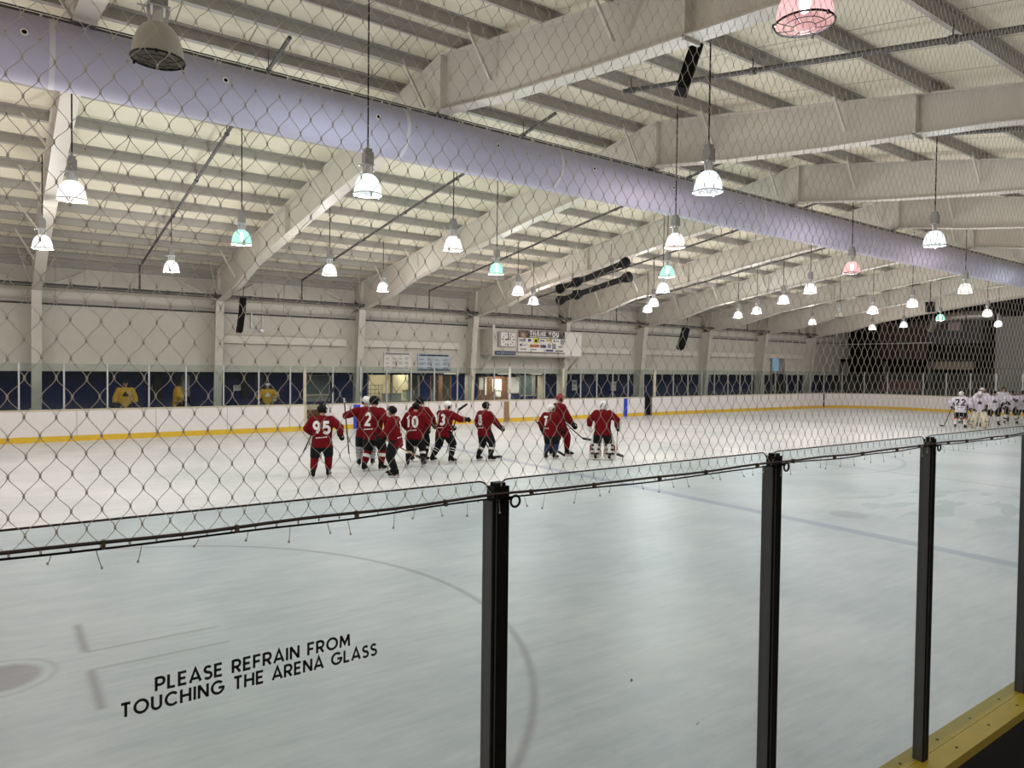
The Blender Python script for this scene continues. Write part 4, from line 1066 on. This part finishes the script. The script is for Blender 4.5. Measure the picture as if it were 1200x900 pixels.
b = MB(); b.ell((.30,-.02,.93),(.24,.012,.17),0); b.ell((.36,-.02,.78),(.10,.012,.07),1); b.ell((.28,-.03,.90),(.12,.012,.10),2)
obj('header_emblem', b, [mat('emblem_brown', (.20,.10,.07), .6), mat('emblem_gold', (.45,.33,.06), .6), mat('emblem_pink', (.42,.28,.27), .6)], t)
YB = mat('logo_yellow', (.62,.58,.05), .6); NB = mat('logo_navy', (.05,.05,.16), .6); OB = mat('logo_orange', (.40,.13,.03), .6); GB = mat('logo_grey', (.25,.25,.27), .6); YO = mat('logo_gold', (.55,.40,.06), .6)
for x0, x1, z0, z1, m in ((.06,.46,.54,.66,GB),(.62,.80,.54,.68,NB),(.94,1.30,.46,.74,YB),(1.04,1.20,.53,.66,NB),(1.40,1.70,.56,.66,GB),(1.80,2.18,.58,.70,YO),(2.30,2.36,.56,.68,BLK),(2.42,2.66,.58,.64,GB),(2.76,2.98,.44,.70,GB),
    (.10,.24,.30,.42,NB),(.28,.50,.33,.37,GB),(.74,1.34,.26,.40,OB),(1.42,1.78,.24,.40,NB),(1.90,2.12,.24,.44,GB),(2.20,2.44,.20,.48,GB),(2.60,2.92,.28,.36,GB),(.12,.52,.12,.18,GB),(.86,1.16,.11,.17,GB),(1.80,2.28,.06,.16,NB),(2.40,2.94,.08,.13,BLK)):
    b = MB(); b.bx(x0, x1, -.019, -.013, z0+.03, z1+.03); b.bx(x0+.03, x1-.02, -.024, -.013, z0+.06, z0+.08); obj('sponsor_mark', b, m, t)
t = thing('clock_sign', 'small navy strip sign under the wall clock', 'sign', (19.72,28.68,3.27))
b = MB(); b.bx(0,1.24,-.02,.03,0,.19); obj('plate', b, SIGNB, t)
b = MB()
for k in range(9): b.bx(.08+k*.125,.08+k*.125+.08,-.025,-.02,.06,.13)
obj('lettering', b, GB, t)
def wallsign(x0, x1, z0, z1, lab, rows, dark):
    t = thing('wall_sign', lab, 'sign', (x0,YW-.10,z0)); w = x1-x0; h = z1-z0
    b = MB(); b.bx(0,w,0,.04,0,h); obj('panel', b, PAPER if not dark else mat('sign_pale', (.50,.55,.60), .6), t)
    b = MB(); r = random.Random(int(x0*10))
    b.bx(.06,w*.92,-.004,0,h*.86,h*.95)
    for j in range(3):
        for i in range(4):
            xx = .08 + i*(w-.1)/4; zz = .10 + j*h*.25; ww = (w-.1)/4*r.uniform(.55,.85); hh = h*.25*r.uniform(.3,.75)
            for q in range(3): b.bx(xx, xx+ww*r.uniform(.6,1), -.004, 0, zz+hh*q/3, zz+hh*q/3+hh*.13)
    if dark: b.bx(.02,w-.05,-.004,0,.03,.09)
    obj('print', b, SIGNB if dark else GB, t)
wallsign(14.30,15.72,2.42,3.30,'white sponsor board on the wall, left of the pair', 3, False)
wallsign(16.05,17.88,2.42,3.26,'pale blue-grey sponsor board with dark headline, right of the pair', 3, True)
def speaker(loc, L, w, d, rot, lab, frame=True):
    t = thing('speaker', lab, 'speaker', loc)
    b = MB(); n = 6
    for k in range(n):
        a = -.5*.12 + .0; z0 = -L/2 + L*k/n; y = .0 + .035*(k-(n-1)/2)**2*.25
        b.box((0,y,z0+L/n/2),(w,d,L/n*.97), 0, Matrix.Rotation((k-(n-1)/2)*.05, 3, 'X'))
    R = Matrix.Rotation(rot[2], 4, 'Z') @ Matrix.Rotation(rot[1], 4, 'Y') @ Matrix.Rotation(rot[0], 4, 'X')
    o = obj('cabinet', b, BLK, t); o.matrix_local = R
    g = MB(); g.box((0,-d/2-.008,0),(w*.86,.015,L*.96)); q = obj('grille', g, RUB, t); q.matrix_local = R
    k = MB(); k.tube([(0,d*.3,L/2),(0,d*.3,L/2+.45)], .015, 6); k.box((0,d*.2,L/2),(w*.6,.06,.05)); q = obj('hanging_bracket', k, DGREY, t); q.matrix_local = R
speaker((7.21,27.0,4.48), 1.30, .18, .26, (-.10,.13,0), 'black column speaker tilted below the second rafter knee')
speaker((31.6,27.0,4.42), 1.30, .34, .34, (-.22,.40,-.4), 'black column speaker tilted in front of the far wall near the sixth column')
speaker((8.93,7.6,7.50), .86, .20, .24, (-.15,.30,-.80), 'black curved speaker hanging under the near slope of the second frame')
def heater(a, e, lab):
    a = Vector(a); e = Vector(e); t = thing('tube_heater', lab, 'heater', (a+e)/2); A = a - (a+e)/2; E = e - (a+e)/2; d = (E-A).normalized()
    b = MB(); b.tube([A,E], .11, 12); obj('tube', b, BLACKM, t, smooth=True)
    for p, s in ((A,-1),(E,1),(A*.45+E*.0,-1)):
        b = MB(); q = p if p is not A*.45 else p; b.tube([p - d*s*.25, p - d*s*.1, p + d*s*.1, p + d*s*.16], [.11,.17,.20,.10], 12); obj('end_bell', b, BLK, t, smooth=True)
    for u in (.2,.8):
        b = MB(); p = A.lerp(E,u); b.tube([p, p + Vector((0,0,.9))], .012, 5); obj('hanger', b, DGREY, t)
heater((18.2,21.88,5.84), (18.2,18.3,6.46), 'black tubular heater, upper of the slanted pair')
heater((18.2,21.87,5.37), (18.2,18.17,5.92), 'black tubular heater, lower of the slanted pair')
t = thing('security_camera', 'small white dome camera on the second rafter knee', 'camera', (7.13,27.3,5.55))
b = MB(); b.lathe([(.06,.08),(.09,.06),(.09,0)], n=14, cap=True); obj('housing', b, WHT, t, smooth=True)
b = MB(); b.ell((0,0,0),(.075,.075,.075)); obj('dome', b, BLK, t, smooth='all')
# notices on the blue wall
for x, z, w, h, lab in ((4.88,1.56,.34,.22,'white notice on the blue wall right of the broad man'),(8.0,1.53,.34,.22,'white notice on the blue wall left of the white cap'),(9.55,1.05,.36,.40,'white sheet below the arm of the white-capped person'),(30.0,1.30,.42,.55,'white paper on the blue wall left of the dark gate'),(26.9,1.35,.35,.6,'pale paper on the blue wall behind the second blue stripe')):
    t = thing('notice', lab, 'notice', (x,YR-.03,z)); b = MB(); b.bx(0,w,0,.02,0,h); obj('sheet', b, PAPER, t)
    b = MB(); b.bx(.04,w-.04,-.004,0,h*.55,h*.85); b.bx(.04,w*.7,-.004,0,h*.25,h*.4); obj('print', b, GB, t)
# hanging coats, rack and lobby furniture
for i, x in enumerate((5.05,6.1,8.45,9.05)):
    b = MB(); b.loft([[(.16*w*math.cos(2*PI*k/12), .07*w2*math.sin(2*PI*k/12), z) for k in range(12)] for w, w2, z in ((1.0,1,0),(1.1,1.1,.3),(1.0,1,.75),(1.2,.9,.95),(.35,.5,1.05))])
    t = thing('hanging_coat', ['dark coat hanging behind the first notice','dark coat hanging right of the profile figure','dark coat hanging right of the second notice','dark coat hanging beside the white cap'][i], 'coat', (x,YR-.12,1.2), 0, 'coats on the blue wall')
    obj('cloth', b, [BLK,GREYS,BLK,NAVY][i], t, smooth=True)
    b = MB(); b.tube([(0,.05,1.04),(0,.1,1.1)], .012, 5); obj('hook', b, ALU, t)
t = thing('wire_rack', 'dark wire rack with white boxes in the lobby window', 'rack', (14.35,31.75,.3))
b = MB()
for x in (0,.2,.4,.6,.8): b.tube([(x,0,0),(x,0,1.45)], .012, 5)
for z in (.6,.8,1.0,1.2,1.4): b.tube([(0,0,z),(.8,0,z)], .012, 5)
obj('grid', b, BLACKM, t)
b = MB(); b.bx(.05,.75,.1,.4,.55,.78); obj('shelf_box', b, PAPER, t)
for x, w, z, h, lab in ((15.35,.85,.86,.42,'white crate on the lobby counter'),(17.0-.5,.38,.95,.5,'small white carton behind the lobby glass')):
    t = thing('crate', lab, 'crate', (x,31.8,z)); b = MB(); b.bx(0,w,0,.4,0,h); obj('box', b, PAPER, t); b = MB(); b.bx(-.02,w+.02,-.02,.42,h-.06,h); obj('lid', b, CREAM, t)
t = thing('counter', 'dark counter inside the lobby window', 'counter', (15.25,31.6,0)); b = MB(); b.bx(0,3.45,0,.7,.82,.87); obj('worktop', b, GREYM, t); b = MB(); b.bx(.05,3.4,.05,.65,.0,.82); obj('cabinet', b, NAVY, t)
for i, x in enumerate((14.1,15.28,16.2,17.5,18.3)):
    pass
t = thing('window_1', 'lobby window with slim mullions left of the navy pillar', None, (14.1,YR,.9), kind='structure')
b = MB()
for x in (0,1.25,2.75): b.bx(x,x+.08,0,.1,0,1.32)
b.bx(0,2.85,0,.1,-.02,.05); obj('window_frame', b, GREYM, t); b = MB(); b.bx(.05,2.8,.04,.055,.05,1.32); obj('pane', b, GLF, t)
t = thing('window_2', 'lobby window with brown post right of the navy pillar', None, (17.5,YR,.9), kind='structure')
b = MB(); b.bx(0,.06,0,.1,0,1.32); b.bx(.5,.72,0,.1,0,1.32); b.bx(1.2,1.25,0,.1,0,1.32); obj('window_frame', b, WOOD, t); b = MB(); b.bx(.05,1.2,.04,.055,.02,1.32); obj('pane', b, GLF, t)
t = thing('vending_cabinet', 'brown cabinet with pale box inside the second lobby window', 'cabinet', (18.1,31.7,.87)); b = MB(); b.bx(0,.45,0,.4,0,.55); obj('body', b, WOOD, t); b = MB(); b.bx(-.65,-.1,0,.4,0,.5); obj('box', b, PAPER, t)
t = thing('door_1', 'brown lobby doors with white papers taped on', None, (20.35,YR,0), kind='structure')
for x0, x1 in ((0,1.0),(1.02,2.0),(2.02,2.75)):
    b = MB(); b.bx(x0+.01,x1-.01,0,.06,0,2.15); obj('door_leaf', b, WOOD, t)
for x0, x1, z0, z1 in ((.10,.36,1.45,2.1),(.46,.58,1.15,2.1),(.95,1.55,1.35,2.0),(1.15,1.5,1.05,1.4),(1.95,2.72,1.25,2.12)):
    b = MB(); b.bx(x0,x1,-.015,0,z0,z1); obj('taped_paper', b, PAPER, t)
b = MB(); b.bx(2.05,2.75,-.02,0,.6,1.2); obj('kick_panel', b, NAVY, t)
t = thing('window_3', 'grey-green lobby window beside the cream pillar', None, (23.1,YR,1.1), kind='structure')
b = MB(); b.bx(0,.06,-.01,.1,0,1.12); b.bx(.85,1.1,-.01,.1,0,1.12); b.bx(0,1.2,-.02,.1,-.04,.04); obj('window_frame', b, GREYM, t); b = MB(); b.bx(.06,.85,.04,.055,.04,1.12); obj('pane', b, GRGLASS, t)
b = MB(); b.bx(24.35,24.8,YR-.06,YR-.005,.9,2.2); struct('trim_8', b, CREAM, 'cream pillar face right of the lobby window')
t = thing('bench_box', 'dim office window low in the wall above number 95', 'window', (11.0,YR-.06,1.0))
b = MB(); b.bx(0,1.25,0,.05,0,1.2); obj('frame', b, GREYM, t); b = MB(); b.bx(.06,1.19,-.01,0,.35,1.15); obj('pane', b, GRGLASS, t); b = MB(); b.bx(0,1.25,-.1,0,.25,.33); obj('sill', b, CAPC, t)
t = thing('door_2', 'glazed blue side door in the far corner', None, (44.2,YW-.16,0), kind='structure')
b = MB(); b.bx(0,1.6,0,.1,0,3.6); obj('door_leaf', b, GREYM, t); b = MB(); b.bx(.1,.85,-.02,0,2.6,3.5); obj('pane', b, mat('pane_blue', (.12,.22,.32), .3, emit=(.35,.62,.85), es=.28), t); b = MB(); b.bx(.1,1.5,-.02,0,.2,2.4); obj('lower_panel', b, BLK, t)
L = bpy.data.lights.new('lobby_light', 'AREA'); L.energy = 60; L.size = 1.2; L.color = (1,.85,.65); o = bpy.data.objects.new('lobby_light', L); COL.objects.link(o); o.location = (16.2,33.0,2.65)
t = thing('ceiling_light', 'warm flat ceiling light inside the lobby', 'ceiling light', (16.2,33.0,2.68)); b = MB(); b.bx(-.6,.6,-.3,.3,-.02,.02); obj('diffuser', b, mat('lobby_diffuser', (1,.9,.7), .5, emit=(1,.88,.7), es=2), t); b = MB(); b.bx(-.64,.64,-.34,.34,0,.03); obj('frame', b, WHT, t)

for x, e in ((18.3,22),(21.6,40),(23.8,16)):  # fill lights with fixtures, added to brighten the doors and papers
    L = bpy.data.lights.new('corridor_fill_light', 'AREA'); L.energy = e; L.size = .6; L.color = (1,.9,.76); o = bpy.data.objects.new('corridor_fill_light', L); COL.objects.link(o); o.location = (x,30.6,2.26)
    t = thing('ceiling_light', 'added flat fill light under the soffit %s' % {18.3:'near the second lobby window',21.6:'before the brown doors',23.8:'before the grey-green window'}[x], 'ceiling light', (x,30.6,2.30)); b = MB(); b.bx(-.28,.28,-.14,.14,-.02,.0); obj('diffuser', b, mat('soffit_fill_diffuser', (1,.9,.7), .5, emit=(1,.88,.7), es=1.5), t); b = MB(); b.bx(-.3,.3,-.16,.16,0,.03); obj('frame', b, WHT, t)

# ------------------------------------------------------------------ dark end of the building
XB = 53.2
t = thing('mezzanine', 'dark mezzanine with pale handrail behind the far goal', 'mezzanine', (XB,24,0))
b = MB(); b.bx(0,2.95,-1.0,6.0,3.4,3.6); obj('deck', b, DARK, t)
b = MB(); b.tube([(0,-1,4.72),(0,6,4.72)], .04, 8); obj('handrail', b, ALU, t)
b = MB()
for k in range(8): b.tube([(0,-1+k,3.6),(0,-1+k,4.72)], .03, 6)
obj('baluster', b, DGREY, t)
b = MB()
for y in (-.9,2.2,5.6): b.bx(.05,.25,y,y+.2,0,3.4)
obj('support_post', b, DGREY, t)
t = thing('wood_panel', 'brown timber panelling above the mezzanine rail', 'panelling', (XE+1.44,24.2,3.605)); b = MB(); b.bx(0,.15,0,4.0,0,2.85); obj('panel', b, mat('panel_brown', (.075,.05,.042), .7, noise=.3, nscale=2), t)
b = MB()
for y in (1.3,2.6): b.bx(-.03,0,y,y+.06,0,2.85)
b.bx(-.03,0,0,4,1.9,1.96); obj('batten', b, WOOD, t)
t = thing('office_box', 'grey end-wall office with pale window above the beige band', 'office', (XB+1.4,20.4,3.605)); b = MB(); b.bx(0,1.5,0,3.6,1.1,3.1); obj('wall', b, mat('office_grey', (.06,.06,.072), .7, noise=.2), t)
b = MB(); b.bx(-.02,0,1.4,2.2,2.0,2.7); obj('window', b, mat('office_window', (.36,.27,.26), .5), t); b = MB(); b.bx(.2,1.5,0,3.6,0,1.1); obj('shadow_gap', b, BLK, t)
t = thing('band_sign', 'worn beige band sign above the end boards', 'sign', (XB+.6,20.6,2.85)); b = MB(); b.bx(0,.1,0,3.0,0,.55); obj('board', b, BEIGE, t)
b = MB()
for k in range(7): b.bx(-.02,0,.25+k*.37,.45+k*.37,.15,.40)
obj('worn_lettering', b, mat('band_dark', (.2,.17,.13), .7), t)
t = thing('storage_wall', 'pale grey storage block at the right picture edge', 'wall block', (XB-.6,7.0,0)); b = MB(); b.bx(0,2.5,0,11.9,0,6.3); obj('cladding', b, mat('storage_grey', (.19,.185,.175), .7, noise=.1), t)
b = MB(); b.bx(-.05,0,9.9,9.98,0,6.3); b.bx(-.05,0,0,11.9,2.9,2.97); b.bx(-.05,0,4,4.08,0,6.3); obj('joint', b, DGREY, t)
t = thing('silver_duct', 'crinkled silver flexible duct crossing the end wall', 'air duct', (XB,14,6.45)); b = MB(); b.tube([(0,5.2,.02),(0,6.4,.04),(0,7.4,.02),(0,8.2,-.02),(.3,9.0,-.25),(.5,9.4,-.8)], .32, 14); obj('tube', b, SILV, t, smooth=True)
b = MB()
for y in (5.6,6.8,8):
    b = MB(); b.tube([(0,y-.03,.03),(0,y+.03,.03)], .34, 14); b.tube([(0,y,.3),(0,y,roofz(14+y)-6.45-.22)], .012, 5); obj('strap', b, DGREY, t)
t = thing('seat_row', 'dark red seats low behind the end glass', 'seats', (XB-.8,23.6,0)); b = MB(); b.bx(0,.5,0,2.6,1.2,1.7); b.bx(.4,.5,0,2.6,1.2,2.1); obj('seat', b, MAROON, t); b = MB(); b.bx(.1,.4,0,2.6,0,1.2); obj('base', b, BLK, t)
t = thing('goal_lamp', 'black hanging unit under the roof near the end wall', 'lamp', (41.0,17.9,6.2)); b = MB(); b.box((0,0,0),(.35,.35,.55)); obj('case', b, BLK, t); b = MB(); b.tube([(0,0,.25),(0,0,1.7)], .02, 6); obj('rod', b, BLACKM, t)

# ------------------------------------------------------------------ world and view
w = bpy.data.worlds.new('world'); SC.world = w; w.use_nodes = True
w.node_tree.nodes['Background'].inputs[0].default_value = (.5,.52,.55,1); w.node_tree.nodes['Background'].inputs[1].default_value = .02
SC.view_settings.view_transform = 'Standard'; SC.view_settings.look = 'None'; SC.view_settings.gamma = 1; SC.view_settings.use_curve_mapping = False
SC.view_settings.exposure = 0.0
SC.cycles.max_bounces = 10; SC.cycles.diffuse_bounces = 5; SC.cycles.transparent_max_bounces = 24; SC.cycles.sample_clamp_indirect = 6; SC.cycles.use_denoising = True
SC.cycles.caustics_reflective = False; SC.cycles.caustics_refractive = False
